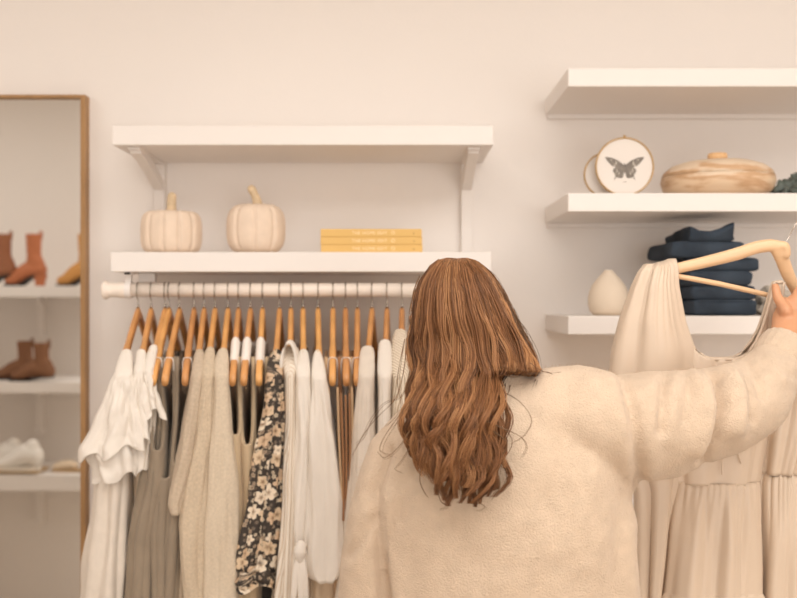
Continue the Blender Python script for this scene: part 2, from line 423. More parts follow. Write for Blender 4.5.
BW = mat('book_lettering', (246, 226, 186), .7)
for k, lab in enumerate(('bottom yellow book of the stack on the left shelf', 'middle yellow book of the stack on the left shelf', 'topmost yellow book of the stack on the left shelf')):
    D = 2.40; x0b, x1b = X(320.5+(k == 0)*.2, D), X(422.5-.4*k, D); h = .0186; z0 = zl+.0002+k*(h+.0002)
    t = thing('paperback_book', lab, 'book', ((x0b+x1b)/2, D, z0), 'yellow books on the left shelf')
    box('cover', (x0b, x1b, D, D+.17, z0, z0+h), SPINE, t, .0015)
    box('pages', (x0b+.003, x1b+.0012, D+.006, D+.1715, z0+.002, z0+h-.002), PAPER, t, 0)
    for body, sz, xx, mm in (('THE HOME EDIT', .0105, 352, BW), ('O', .012, 391, BW), ('v', .0095, 413, mat('book_mark_brown', (150, 92, 40), .7))):
        cu = bpy.data.curves.new('t', 'FONT'); cu.body = body; cu.size = sz; cu.extrude = .0002
        cu.space_character = 1.12 if len(body) > 2 else 1
        to = bpy.data.objects.new('t', cu); COL.objects.link(to); dg = bpy.context.evaluated_depsgraph_get()
        me = bpy.data.meshes.new_from_object(to.evaluated_get(dg)); bpy.data.objects.remove(to)
        me.transform(Matrix.Translation((X(xx, D), D-.0003, z0+.0055)) @ Matrix.Rotation(PI/2, 4, 'X'))
        obj('spine_lettering' if len(body) > 2 else 'spine_mark', me, mm, t, smooth=False)

# butterfly pictures
zm = Z(193, SF)
def round_picture(label, px, R_px, D, butterfly, yaw=0):
    R = R_px/F*D; c = Vector((X(px, D), D, zm+R))
    t = thing('round_picture', label, 'picture', (c.x, D, zm), 'round gold rimmed pictures')
    n = 64
    V, Fc = [], []
    rings = []
    for k in range(12):
        b = 2*PI*k/12
        rings.append([(c.x+(R-.0021+.0021*math.cos(b))*math.cos(2*PI*i/n), D+.006*math.sin(b), c.z+(R-.0021+.0021*math.cos(b))*math.sin(2*PI*i/n)) for i in range(n)])
    rings.append(rings[0]); loft(rings, True, False, False, V, Fc)
    obj('rim', mk_mesh('rim', V, Fc), GOLD, t)
    V, Fc = loft([[(c.x+r*math.cos(2*PI*i/n), y, c.z+r*math.sin(2*PI*i/n)) for i in range(n)] for r, y in ((R-.003, D+.003), (R-.003, D-.001))])
    obj('card', mk_mesh('card', V, Fc), mat('card_white', (226, 218, 210), .7), t, smooth=False)
    lathe('hanging_loop', [(.002, 0), (.0035, .001), (.0035, .005), (.0015, .006)], (c.x, D, c.z+R-.001), GOLD, t, 12)
    if butterfly:
        s = 1/7.25/F*D
        def q(x, y): return (c.x+(x-392)*s, c.z-(y-270)*s)
        upper = [(388, 262), (372, 246), (340, 224), (300, 206), (262, 200), (250, 204), (262, 222), (285, 250), (305, 266), (330, 275), (388, 288)]
        lower = [(388, 288), (330, 275), (310, 288), (308, 305), (320, 325), (326, 345), (345, 352), (372, 354), (380, 345), (388, 310)]
        body_ = [(386, 252), (392, 246), (398, 252), (398, 300), (392, 322), (386, 300)]
        V, Fc = [], []
        for poly in (upper, lower):
            for sg in (1, -1):
                pts = [q(392+(x-392)*sg, y) for x, y in poly]
                if sg < 0: pts = pts[::-1]
                b0 = len(V); V += [(p[0], D-.0018, p[1]) for p in pts]; Fc.append(tuple(range(b0, b0+len(pts))))
        b0 = len(V); V += [(*[q(*p)[0]], D-.0022, q(*p)[1]) for p in body_]; Fc.append(tuple(range(b0, b0+len(body_))))
        # trailing tails and the caption dash
        for tri in ([(322, 345), (330, 350), (314, 372)], [(462, 345), (454, 350), (470, 372)], [(380, 380), (405, 380), (405, 384), (380, 384)]):
            b0 = len(V); V += [(q(*p)[0], D-.002, q(*p)[1]) for p in tri]; Fc.append(tuple(range(b0, b0+len(tri))))
        nm = len(Fc)
        for x, y, w_, h_ in ((330, 245, 5, 16), (318, 262, 5, 9), (335, 300, 4, 15), (350, 318, 4, 12), (295, 222, 7, 4), (325, 325, 3, 6)):
            for sg in (1, -1):
                cx_ = 392+(x-392)*sg; b0 = len(V)
                V += [(q(cx_+w_*math.cos(a), y+h_*math.sin(a))[0], D-.0024, q(cx_+w_*math.cos(a), y+h_*math.sin(a))[1]) for a in [2*PI*i/10 for i in range(10)]]
                Fc.append(tuple(range(b0, b0+10)))
        me_ = mk_mesh('butterfly_print', V, Fc); o = obj('butterfly_print', me_, PRINTG, t, smooth=False)
        me_.materials.append(mat('wing_spot', (196, 188, 176), .8))
        for i_ in range(nm, len(Fc)): me_.polygons[i_].material_index = 1
round_picture('round picture of a grey butterfly in a thin gold rim', 624.5, 29.5, 2.40, True)
round_picture('smaller round gold-rimmed picture tucked behind the butterfly one', 606.5, 23.0, 2.44, False)

# lidded bowl
D = 2.46; bc = (X(717.5, D), D, zm)
t = thing('lidded_bowl', 'low wide round wooden bowl with a knobbed lid in banded tones', 'bowl', bc)
R = 55.5/F*D; H = Z(161, D)-zm
lathe('bowl_body', [(R*.55, 0), (R*.8, .002), (R*.95, H*.2), (R, H*.42), (R*.985, H*.55)], bc, BOWLM, t, 64)
lathe('lid', [(R*.985, H*.552), (R*.95, H*.68), (R*.82, H*.84), (R*.6, H*.95), (R*.3, H*.995), (.001, H)], bc, BOWLM, t, 64)
lathe('knob', [(.01, H-.002), (.02, H), (.023, H+.005), (.024, H+.014), (.021, H+.0185), (.001, H+.019)], bc, mat('knob_wood', (226, 184, 136), .5, var=.1, vscale=20), t, 32)

def lump(name, label, cat, c, r, m, amp, sc_, group=None, seed=0, voxel=.006, parts=None, flat=True):
    V, Fc = [], []
    for (dx, dy, dz, rx, ry, rz) in (parts or [(0, 0, r[2], *r)]):
        rings = []
        for k in range(1, 14):
            a = -PI/2+PI*k/14
            rings.append([(c[0]+dx+rx*math.cos(a)*math.cos(2*PI*i/24), c[1]+dy+ry*math.cos(a)*math.sin(2*PI*i/24), c[2]+dz+rz*math.sin(a)) for i in range(24)])
        loft(rings, True, True, True, V, Fc)
    def fn(co, no):
        for i in range(len(co)):
            p = co[i]; v = Vector((p[0]*sc_+seed, p[1]*sc_, p[2]*sc_))
            d = (abs(noise.noise(v))*2-.45+.5*noise.noise(v*2.3))*amp
            co[i] = p+no[i]*d
        co[:, 2] = np.maximum(co[:, 2], c[2]+.0003)
        return co
    o = blob(name, V, Fc, voxel, m, None, 3, fn); base_origin(o); tag(o, label, cat, group); return o
lump('folded_scarf', 'dark green satin scarf bunched beside the lidded bowl at the shelf end', 'scarf', (X(800, 2.42), 2.42, zm), None, GREENF, .018, 38, seed=3,
     parts=[(.0, 0, .012, .065, .06, .016), (.012, .0, .035, .05, .05, .012), (-.02, -.01, .016, .04, .04, .014), (.03, 0, .052, .05, .045, .014)], voxel=.004)

# bud vase
zv = Z(316, SF); D = 2.44; vc = (X(608.5, D), D, zv); R = 20.5/F*D; H = Z(270, D)-zv
o = lathe('bud_vase', [(R*.5, 0), (R*.72, .001), (R*.9, H*.1), (R*.99, H*.24), (R, H*.36), (R*.95, H*.5), (R*.8, H*.66), (R*.55, H*.81), (R*.34, H*.91), (R*.22, H*.97), (R*.2, H), (R*.14, H*.995), (R*.12, H*.9)], vc, mat('matt_stoneware', (222, 206, 186), .8, bump=.15, bscale=120, var=.03), None, 48,
          mod=lambda th, z, r: 1+.006*math.sin(22*th))
base_origin(o); tag(o, 'cream teardrop bud vase standing alone at the left of the lowest right shelf', 'vase')

# jeans
def jean(label, px0, px1, z0, h, seed, saddle=0, dy=0):
    D = 2.37+dy; x0, x1 = X(px0, D+.19), X(px1, D); xc, hx = (x0+x1)/2, (x1-x0)/2; dep = .215
    NY, NA = 26, 56; rings = []
    for j in range(NY):
        v = j/(NY-1); y = D+dep*v; e = 1-.03*(abs(2*v-1)**6)
        ring = []
        for i in range(NA):
            a = 2*PI*i/NA; ca, sa = math.cos(a), math.sin(a)
            sx_ = (1 if ca > 0 else -1)*abs(ca)**.25; sz_ = (1 if sa > 0 else -1)*abs(sa)**.3
            x = xc+hx*e*sx_; z = z0+h/2+h/2*sz_*(.93+.07*e)
            n_ = noise.noise(Vector((x*22+seed*7, y*14, z*60)))
            if sz_ > 0: z += saddle*max(0, abs((x-xc)/hx+.12)-.35)**1.2*(1-v)**.7
            x += n_*.006
            crease = -.003*math.exp(-((z-z0-h*.5)/(h*.10))**2) if v < .05 else 0
            yy = y+.006*noise.noise(Vector((x*30, seed, z*50)))-crease*1.5
            if j == 0: z = z0+h/2+(z-z0-h/2)*.96; 
            ring.append((x, yy, z))
        rings.append(ring)
    ring0 = [((p[0]-xc)*.985+xc, p[1]-.006+.002, z0+h/2+(p[2]-z0-h/2)*.8) for p in rings[0]]
    V, Fc = loft([ring0]+rings)
    o = obj('folded_jeans', mk_mesh('folded_jeans', V, Fc), JEANS); base_origin(o)
    tag(o, label, 'jeans', 'folded jeans on the lowest right shelf')
zz = zv+.0005
specs = [('folded dark jeans at the bottom of the stack', 671, 758, .036, 0, 0), ('folded dark jeans second from the bottom of the stack', 669, 757, .034, 0, .003),
         ('folded dark jeans third from the bottom of the stack', 667, 754, .034, 0, .0), ('folded dark jeans third from the top, reaching furthest right', 665, 760, .032, 0, .004),
         ('folded dark jeans second from the top, sticking out at the left', 650, 744, .038, 0, .002), ('topmost folded dark jeans with the waistband standing up', 667, 735, .024, .036, .0)]
for k, (lab, a, b, h, sd, dy) in enumerate(specs):
    jean(lab, a, b, zz, h*1.06, k+1, sd, dy); zz += h+.0002
lump('crumpled_top', 'pale grey lace top bunched to the right of the jeans stack', 'top', (X(770, 2.44), 2.44, zv), None, GREYK, .014, 42, seed=9, voxel=.004,
     parts=[(0, 0, .02, .036, .08, .022), (.01, 0, .045, .034, .07, .022), (-.01, -.02, .015, .03, .05, .018)])

# ------------------------------------------------------------------ hangers
HZ0 = Z(307.5, RY)             # top of the wood at the neck
TIPU, DROP = .222, .148
def arm_z(u):                  # top of the hanger arm below the neck
    return -DROP*(min(abs(u), .3)/TIPU)**1.12
def hanger_parts(root, kind):
    V, Fc = [], []
    rings = []; M_ = 33
    for k in range(M_):
        u = -TIPU+2*TIPU*k/(M_-1); t = abs(u)/TIPU
        bow = 0
        h = .030-.004*t; th = .0068+(.0012 if t > .6 else 0)
        if kind == 'notched' and .70 < t < .80: h -= .006; top = arm_z(u)-.007
        else: top = arm_z(u)
        if t > .99: h *= .93; th *= .9
        zc = top-h/2
        ring = []
        for i in range(12):
            a = 2*PI*i/12; ca, sa = math.cos(a), math.sin(a)
            ring.append((bow+th*(1 if ca > 0 else -1)*abs(ca)**.6, u, zc+h/2*(1 if sa > 0 else -1)*abs(sa)**.7))
        rings.append(ring)
    loft(rings, True, True, True, V, Fc)
    w = obj('wooden_arms', mk_mesh('wooden_arms', V, Fc), HWOOD); w.parent = root
    cz = (RZ+RR+.0015-.0205)-HZ0; pts = [Vector((0, 0, -.004)), Vector((0, 0, cz-.026))]
    for k in range(9):
        a = -PI/2-PI*1.28*k/8
        pts.append(Vector((0, .0205*math.cos(a), cz+.0205*math.sin(a))))
    h = obj('hook', mk_mesh('hook', *limb(pts, [.0013]*len(pts), 8, True, (1, 0, 0), None, None, 2)), STEEL); h.parent = root
    c = obj('ferrule', mk_mesh('ferrule', *limb([(0, 0, -.002), (0, 0, .008)], [.0032, .0025], 10, False, (1, 0, 0), None, None, 1)), STEEL); c.parent = root
    if kind == 'notched':      # clear loops caught in the notches
        for sg in (1, -1):
            uu = sg*TIPU*.75; zz_ = arm_z(uu)-.007
            p = [Vector((dx, uu+dy, zz_+dz)) for dx, dy, dz in ((-.0105, 0, -.06), (-.0105, 0, -.012), (-.007, 0, .001), (0, 0, .0021), (.007, 0, .001), (.0105, 0, -.012), (.0105, 0, -.06))]
            l_ = obj('strap_loop', mk_mesh('strap_loop', *limb(p, [.0011]*7, 6)), FOAM); l_.parent = root
    if kind == 'foam':
        for sg in (1, -1):
            p, r = [], []
            for t_ in (.50, .56, .63, .70, .745):
                uu = sg*TIPU*t_; p.append(Vector((0, uu, arm_z(uu)-.0145))); r.append((.0105, .0185) )
            l_ = obj('foam_grip', mk_mesh('foam_grip', *limb(p, r, 16, True, (1, 0, 0), None, None, 2)), FOAM); l_.parent = root
PROTO = {}
def hanger(kind, px, twist, label, tilt=0):
    loc = Vector((X(px, RY), RY, HZ0)); g = 'wooden hangers on the rail'
    if kind not in PROTO:
        r = thing('wooden_hanger', label, 'hanger', loc, g); hanger_parts(r, kind); PROTO[kind] = r
    else:
        r = PROTO[kind].copy(); COL.objects.link(r); r.location = loc; r['label'] = label
        for ch in list(PROTO[kind].children):
            c = ch.copy(); COL.objects.link(c); c.parent = r
    r.rotation_euler = (0, 0, twist)
    return r

# ------------------------------------------------------------------ hanging garments
def frame(px, twist):
    O = Vector((X(px, RY), RY, 0)); d = Vector((math.sin(twist), -math.cos(twist), 0)); e = Vector((math.cos(twist), math.sin(twist), 0))
    return O, d, e
def drape(name, m, parent, px, twist, rows, un=.222, uf=-.222, zb=None, top='shoulder', neck=.105, folds=(.4, 22), hem=None, N=96, LV=60,
          closed_bottom=False, seed=0, underarm=None, power=.45, flare=1.0, pleat=None, thick=.0016, label=None):
    """one tube of cloth over a hanger seen from its end; rows: (photo y, left, right) of the near edge at its own distance"""
    twist = TW[px]; O, d, e = frame(px, twist)
    if top == 'shoulder':
        drop = (rows[0][0]-307.5)*2.28/F+.011; neck = min(.165, TIPU*(drop/DROP)**(1/1.12))
        if uf > 0: uf = neck-.012
    zt_near = HZ0+arm_z(un)+.005
    z_bot = zb if zb is not None else Z(rows[-1][0], RY-un)
    rings = []; uvr = []
    um, ru = (un+uf)/2, (un-uf)/2
    steps = [(0, 0, .008), (0, .6, .0068), (0, .88, .0038)]+[((k/(LV-1))**1.15, 1, 0) for k in range(LV)]
    if top == 'tank' or not isinstance(top, (str, float)) or top == 0: steps = steps[3:]
    LV = len(steps)
    for s, wf_, dz_ in steps:
        ring = []; uvs = []; arc = 0; prev = None
        for i in range(N):
            th = 2*PI*i/N; ct, st = math.cos(th), math.sin(th)
            ex = (1 if ct > 0 else -1)*abs(ct)**power; ey = (1 if st > 0 else -1)*abs(st)**.9
            spread = 1+(flare-1)*s
            u = um+ru*spread*ex; ua = abs(u)
            near = max(0, min(1, (u+.222)/.444))
            if top == 'tank':
                zs = HZ0+arm_z(TIPU*.75)-.004
                if ua > .165: f = ss(.165, .208, ua)**.5; zt_ = zs*(1-f)+underarm*f
                elif ua > .12: zt_ = zs
                else: zt_ = zs-.10*(1-(ua/.12)**2)
            elif top == 0: zt_ = Z(rows[0][0], RY-u)
            else:
                zt_ = HZ0+arm_z(u)+.004 if ua > neck else HZ0+arm_z(neck)+.004-(.06*(1-(ua/neck)**2) if uf < 0 else 0)
            zbm = z_bot+(hem(th) if hem else 0)
            open_ = ua < neck and top != 'tank' and uf < 0
            z = zt_*(1-s)+zbm*s+(0 if open_ else dz_)
            wfac = 1 if open_ else wf_
            D = RY-u*math.cos(twist); py = HZ-(z-ZC)/D*F
            pl_, pr_ = interp(rows, py)
            if top == 0: pass
            c = (X((pl_+pr_)/2, D)-(O.x+d.x*u))*min(1, near*1.15)**1.6; w = (pr_-pl_)/2/F*D
            w = w*(wfac if wfac < 1 else 1); 
            A = folds[0]*w*ss(0, .35, s)
            sw = A*(math.sin(folds[1]*u+seed*1.7+2.0*s)+.5*math.sin(folds[1]*2.3*u+seed+3*s*st))*(.35+.65*abs(ct))
            v = c+w*ey+sw*.5
            rip = 0
            if pleat:
                rip = 1.4*pleat[1]*math.sin(pleat[0]*th+seed)*ss(0, pleat[2] if len(pleat) > 2 else .3, s)
                rip += pleat[1]*1.5*noise.noise(Vector((th*3, s*4, seed)))*ss(0, .1, s)
            nn = noise.noise(Vector((u*14+seed*3, st*1.2, z*7)))*.22*w*ss(0, .3, s)
            u2 = u+rip*ct+nn*ct; v += rip*st+nn*st
            p = O+d*u2+e*v; p.z = z
            ring.append(p)
            if prev is not None: arc += math.hypot(u2-prev[0], v-prev[1])
            prev = (u2, v); uvs.append((arc, z))
        rings.append(ring); uvr.append(uvs)
    Fc, UV = [], []
    V = [p for r in rings for p in r]
    for k in range(LV-1):
        for i in range(N):
            j = (i+1) % N; Fc.append((k*N+i, k*N+j, (k+1)*N+j, (k+1)*N+i))
            a = uvr[k][i]; b = uvr[k][j] if j else (uvr[k][N-1][0]+.003, a[1]); c_ = uvr[k+1][j] if j else (uvr[k+1][N-1][0]+.003, uvr[k+1][0][1]); d_ = uvr[k+1][i]
            UV.append((a, b, c_, d_))
    if closed_bottom:
        Fc.append(tuple((LV-1)*N+i for i in range(N))); UV.append([uvr[-1][i] for i in range(N)])
    me = mk_mesh(name, V, Fc, UV); bm = bmesh.new(); bm.from_mesh(me); bmesh.ops.remove_doubles(bm, verts=bm.verts[:N], dist=.0006); bm.to_mesh(me); bm.free()
    o = obj(name, me, m, parent, label=label)
    if top == 'tank': thick = .008
    if not closed_bottom:
        sm = o.modifiers.new('s', 'SOLIDIFY'); sm.thickness = thick; sm.offset = -1
    return o
def G(name, label, cat, px, group='clothes hanging on the rail'):
    return thing(name, label, cat, (X(px, RY), RY, .7), group)

HG = {}
TW = {138: .067, 151: .117, 165: .075, 169: .07, 179.5: .073, 194: .113, 204: .115, 215: .10, 228: .10, 238.5: .10, 250.5: .08, 262.5: .10, 279.5: .07, 279: .07, 291: .095, 303: .10, 318: .094, 333: .06, 345.5: .06, 357.5: .035, 372: -.03, 387: -.01, 402: -.02}
H = lambda k, px, tw, lab: hanger(k, px, TW[px], lab)
tw1 = .06
# --- white flutter-sleeve dress, first on the rail
H('plain', 138, .05, 'wooden hanger nearest the mirror, holding a white ruffled dress')
g = G('white_dress', 'long white dress with a wide fluttering sleeve, nearest the mirror', 'dress', 138)
drape('dress_body', WL, g, 138, .05, [(358, 121, 131), (420, 112, 134), (470, 100, 132), (500, 95, 132), (540, 89, 131), (598, 79, 130), (700, 72, 130)], un=.195, zb=.72, folds=(.5, 16), pleat=(9, .004), seed=1)
drape('sleeve', WC, g, 138, .05, [(350, 122, 131.5), (372, 115, 132), (400, 106, 134), (425, 97, 137), (448, 85, 143), (452, 85, 146)], un=.235, uf=.09, top='shoulder', neck=.088, folds=(.2, 40), pleat=(5, .006, .6), hem=lambda th: .012*math.sin(5*th)+.018*math.sin(th-.2), seed=2, power=.42)
drape('sleeve_flounce', WC, g, 138, .05, [(428, 97, 137), (440, 90, 141), (458, 90, 146), (478, 96, 143)], un=.225, uf=.10, top=0, folds=(.2, 40), pleat=(7, .006, .4), hem=lambda th: .010*math.sin(6*th)+.012*math.sin(th), seed=5, power=1)
# --- second white top
H('plain', 151, .055, 'wooden hanger second from the mirror end of the rail')
g = G('white_blouse', 'white blouse with a folded flutter sleeve, second from the mirror', 'blouse', 151)
drape('blouse_body', WC, g, 151, .055, [(361, 137, 145), (430, 128, 147), (480, 131, 147), (500, 131, 146)], un=.19, zb=1.22, folds=(.5, 20), seed=3)
drape('sleeve', WC, g, 151, .055, [(357, 137, 145.5), (380, 132.5, 144), (405, 130, 144), (425, 131, 147), (438, 132, 150)], un=.225, uf=.10, top='shoulder', neck=.088, folds=(.2, 40), pleat=(5, .004, .5), hem=lambda th: .010*math.sin(4*th)-.012*math.cos(th), seed=4, power=.42)
# --- third white top with pointed sleeve
H('plain', 165, .05, 'pale wooden hanger crowded against a darker one, third from the mirror')
g = G('ruffled_dress', 'thin white dress with pointed ruffled cap sleeve and tan lower part, third from the mirror', 'dress', 165)
drape('top_body', WL, g, 165, .05, [(349, 150, 157), (400, 146, 156), (440, 142, 153), (470, 138, 150), (480, 137, 149)], un=.18, zb=1.22, folds=(.5, 20), seed=6)
drape('sleeve', WC, g, 165, .05, [(345, 150, 158), (370, 144, 153), (390, 144, 155), (405, 145, 160), (415, 146, 164)], un=.225, uf=.10, top='shoulder', neck=.088, folds=(.2, 40), pleat=(6, .004, .4), hem=lambda th: .014*math.sin(3*th+1), seed=7, power=.42)
drape('lace_edging', WL, g, 165, .05, [(405, 146, 158), (430, 146, 155), (470, 141, 151)], un=.19, uf=.12, top=0, folds=(.2, 40), pleat=(10, .003, .2), seed=8, power=1)
drape('linen_skirt', CREAM, g, 165, .06, [(400, 146, 154), (470, 132, 150), (540, 132, 142), (598, 131, 138), (700, 130, 140)], un=.17, zb=.76, folds=(.5, 18), seed=9)
# --- grey sleeveless dresses
for px, tw, lab, glab, rows, ua, sd in (
        (169, .03, 'reddish notched hanger, first of the three holding grey dresses', 'taupe grey sleeveless dress, leftmost of three on notched hangers', [(385, 149, 161), (420, 152, 164), (480, 146, 166), (540, 137, 157), (598, 134, 154), (700, 130, 154)], 455, 11),
        (179.5, .028, 'notched hanger in the middle of the three holding grey dresses', 'taupe grey sleeveless dress, middle one, with a gathered waist', [(385, 160, 174), (420, 160, 175), (480, 153, 177), (540, 147, 170), (598, 145, 168), (700, 140, 170)], 484, 12),
        (194, .015, 'notched hanger, last of the three holding grey dresses', 'taupe grey sleeveless dress, rightmost, against the oat knits', [(385, 178, 190), (420, 176, 190), (480, 166, 186), (540, 158, 178), (598, 156, 176), (700, 150, 176)], 470, 13)):
    H('notched', px, tw, lab)
    g = G('grey_dress', glab, 'dress', px)
    drape('dress_body', GREYF, g, px, tw, rows, un=.205, zb=.72, top='tank', underarm=Z(ua, 2.15), folds=(.9, 20), pleat=(11, .0035), seed=sd)
# --- knits
for px, tw, lab, glab, m, rowsB, rowsS, sd in (
        (204, .012, 'wooden hanger holding the first, darkest oat cardigan', 'oat knit cardigan with open cuff, first of three knits', BEIGEK, [(356, 195, 204), (420, 186, 204), (500, 176, 200), (598, 168, 190), (700, 164, 190)],
         [(351, 195.5, 203.5), (380, 191, 204), (420, 184, 202), (460, 177, 198), (490, 170, 190), (505, 168, 184), (515, 171, 182)], 21),
        (215, .01, 'wooden hanger holding the middle oatmeal cardigan', 'oatmeal knit cardigan, middle of three knits', BEIGEK2, [(352, 206, 215), (420, 199, 216), (500, 186, 214), (598, 178, 206), (700, 174, 204)],
         [(347, 206.5, 214.5), (362, 203, 214.5), (400, 200, 213), (440, 195, 213), (480, 184, 212), (520, 178, 208), (560, 180, 205), (640, 186, 205)], 22),
        (228, .012, 'wooden hanger holding the palest knit sweater', 'pale oat knit sweater with long sleeve, rightmost of three knits', BEIGEK3, [(352, 218.5, 228), (420, 213, 231), (500, 208, 236), (598, 203, 238), (700, 202, 240)],
         [(348, 219, 227.5), (362, 215, 228), (400, 213.5, 229), (440, 210.5, 232), (480, 207, 235), (540, 204, 237), (600, 203, 237), (680, 207, 232)], 23)):
    H('plain', px, tw, lab)
    g = G('knit_cardigan' if sd < 23 else 'knit_sweater', glab, 'cardigan' if sd < 23 else 'sweater', px)
    drape('knit_body', m, g, px, tw, rowsB, un=.19, zb=.84, folds=(.4, 15), seed=sd)
    drape('sleeve', m, g, px, tw, rowsS, un=.238, uf=.09, top='shoulder', neck=.0885, folds=(.12, 25), pleat=(3, .003, .5), seed=sd, power=.42, LV=50)
# --- tan tanks on foam hangers
for px, tw, lab, glab, rows, ua, sd in (
        (238.5, .01, 'reddish hanger with white foam grip, first of three', 'tan sleeveless dress, leftmost on the foam-gripped hangers', [(385, 228, 240), (440, 229, 242), (500, 231, 244), (598, 232, 244), (700, 232, 246)], 439, 31),
        (250.5, .012, 'pale hanger with white foam grip, middle of three', 'tan sleeveless dress, middle one on the foam-gripped hangers', [(385, 239, 254), (450, 241, 254), (500, 242, 256), (598, 240, 254), (700, 240, 256)], 449, 32),
        (262.5, .004, 'pale hanger with white foam grip, last before the floral dress', 'tan sleeveless dress, rightmost, brushing the floral dress', [(385, 254, 266), (450, 254, 266), (500, 250, 262), (598, 246, 258), (700, 244, 260)], 470, 33)):
    H('foam', px, tw, lab)
    g = G('tan_dress', glab, 'dress', px)
    drape('dress_body', TAN, g, px, tw, rows, un=.205, zb=.74, top='tank', underarm=Z(ua, 2.15), folds=(.4, 14), seed=sd)
# --- floral
H('plain', 279.5, -.002, 'wooden hanger holding the dark floral dress')
g = G('floral_dress', 'dark dress printed all over with cream and peach flowers', 'dress', 279)
drape('dress_body', BLACKF, g, 279, -.002, [(358, 272, 280), (450, 262, 278), (598, 236, 266), (700, 232, 268)], un=.17, zb=.80, folds=(.5, 18), seed=41)
drape('sleeve', FLORAL, g, 279, -.002, [(350, 273.5, 281), (365, 267.5, 282.5), (400, 265, 283), (450, 258, 284), (500, 250.5, 281), (545, 243, 276), (568, 239, 274), (572, 241, 273)], un=.235, uf=.09, top='shoulder', neck=.088, folds=(.15, 30), pleat=(7, .0035, .3), seed=42, power=.42)
drape('sleeve_ruffle', FLORAL, g, 279, -.002, [(564, 240, 274), (572, 233, 281), (582, 226, 287), (590, 227, 286)], un=.245, uf=.05, top=0, folds=(.1, 30), pleat=(8, .007, .5), hem=lambda th: .010*math.sin(5*th+.6), seed=43, power=1)
# --- white shirts
H('plain', 291, 0, 'pale wooden hanger holding the ribbed white blouse with the rolled collar')
g = G('pleated_blouse', 'ribbed white blouse with a rolled collar, next to the floral dress', 'blouse', 291)
drape('blouse_body', STRIPEW, g, 291, 0, [(345, 284, 299), (370, 282, 298), (420, 283, 298), (500, 280, 301), (598, 272, 303), (700, 270, 306)], un=.236, zb=.74, folds=(.4, 20), pleat=(12, .002), seed=51)
V, Fc = [], []
O, d, e = frame(291, TW[291])
rings = []
for k in range(17):
    a = PI*k/16
    c = O+d*(.185-.05*math.sin(a)*0)+e*(-.001-.0165*math.cos(a)); c.z = Z(372, 2.17)+.062*math.sin(a)**.8
    rings.append([c+Vector((.0055*math.cos(b)*abs(math.cos(a))+.0*math.sin(b), .03*math.sin(b), .006*math.cos(b)*math.sin(a))) for b in [2*PI*i/10 for i in range(10)]])
loft(rings, True, True, True, V, Fc)
obj('collar', mk_mesh('collar', V, Fc), WC, g)
H('plain', 303, 0, 'amber wooden hanger holding the white blouse with tied cuff')
g = G('tie_cuff_blouse', 'white blouse whose long sleeve ends in a tied knot', 'blouse', 303)
drape('blouse_body', WL, g, 303, 0, [(358, 297, 309), (420, 298, 314), (500, 298, 314), (598, 296, 316), (700, 296, 316)], un=.18, zb=.80, folds=(.5, 20), seed=52)
drape('sleeve', WC, g, 303, 0, [(354, 299, 308), (366, 296.5, 309.5), (400, 297, 311.5), (440, 297, 314), (490, 293, 316), (530, 292, 311), (545, 295, 307), (549, 297, 305)], un=.238, uf=.10, top='shoulder', neck=.088, folds=(.2, 30), pleat=(5, .003, .4), seed=53, power=.42)
V, Fc = limb([P(301, 545, 2.12), P(300, 552, 2.118), P(300, 560, 2.12)], [(.011, .010), (.014, .013), (.008, .008)], 14)
for dx, l_ in ((-3, 42), (2, 48), (5, 40)):
    limb([P(300+dx*.5, 558, 2.12), P(299+dx, 575, 2.115), P(298+dx*1.6, 558+l_, 2.12)], [(.006, .004), (.008, .003), (.006, .002)], 10, True, (1, 0, 0), V, Fc)
obj('cuff_tie', mk_mesh('cuff_tie', V, Fc), WC, g)
H('plain', 318, 0, 'amber wooden hanger holding the white puff-sleeved blouse')
g = G('puff_sleeve_blouse', 'white blouse with a long ballooning sleeve gathered at its bottom', 'blouse', 318)
drape('blouse_body', CREAM, g, 318, 0, [(356, 314, 322), (450, 310, 332), (560, 306, 338), (598, 304, 338), (700, 304, 340)], un=.17, zb=.74, folds=(.5, 20), pleat=(9, .002), seed=54)
drape('sleeve', WC, g, 318, 0, [(351, 314, 321), (362, 312, 324), (385, 311, 328), (420, 309, 333), (460, 306, 338), (510, 304, 342), (550, 303.5, 345.5), (568, 305, 345), (578, 309, 341), (584, 318, 334)], un=.245, uf=.09, top='shoulder', neck=.088, folds=(.12, 30), pleat=(5, .004, .4), seed=55, power=.42, closed_bottom=True)
# --- brown strappy tops
for px, tw, k, lab, glab, m, rows, ua, sd in (
        (333, 0, 'notched', 'brown notched hanger, first of three right of the white blouses', 'camel strappy dress, leftmost of the brown dresses', TANL, [(383, 327, 339), (450, 333, 343), (520, 336, 346), (598, 336, 348), (700, 336, 348)], 520, 61),
        (345.5, -.002, 'notched', 'reddish notched hanger hanging lowest, middle of the brown trio', 'brown strappy dress, middle of the brown dresses', BROWN, [(390, 340, 351), (450, 343, 353), (520, 342, 352), (598, 340, 352), (700, 340, 352)], 500, 62),
        (357.5, -.004, 'notched', 'amber notched hanger just left of the cream shirts', 'deep camel strappy dress, rightmost of the brown dresses', TANL, [(383, 351, 364), (430, 352, 367), (480, 350, 364), (560, 342, 356), (700, 340, 356)], 510, 63)):
    H(k, px, tw, lab)
    g = G('brown_dress' if sd != 61 else 'camel_dress', glab, 'dress', px)
    if sd == 64: drape('dress_body', m, g, px, tw, rows, un=.13, zb=.74, folds=(.4, 14), seed=sd)
    else: drape('dress_body', m, g, px, tw, rows, un=.205, zb=.74, top='tank', underarm=Z(ua, 2.15), folds=(.4, 14), seed=sd)
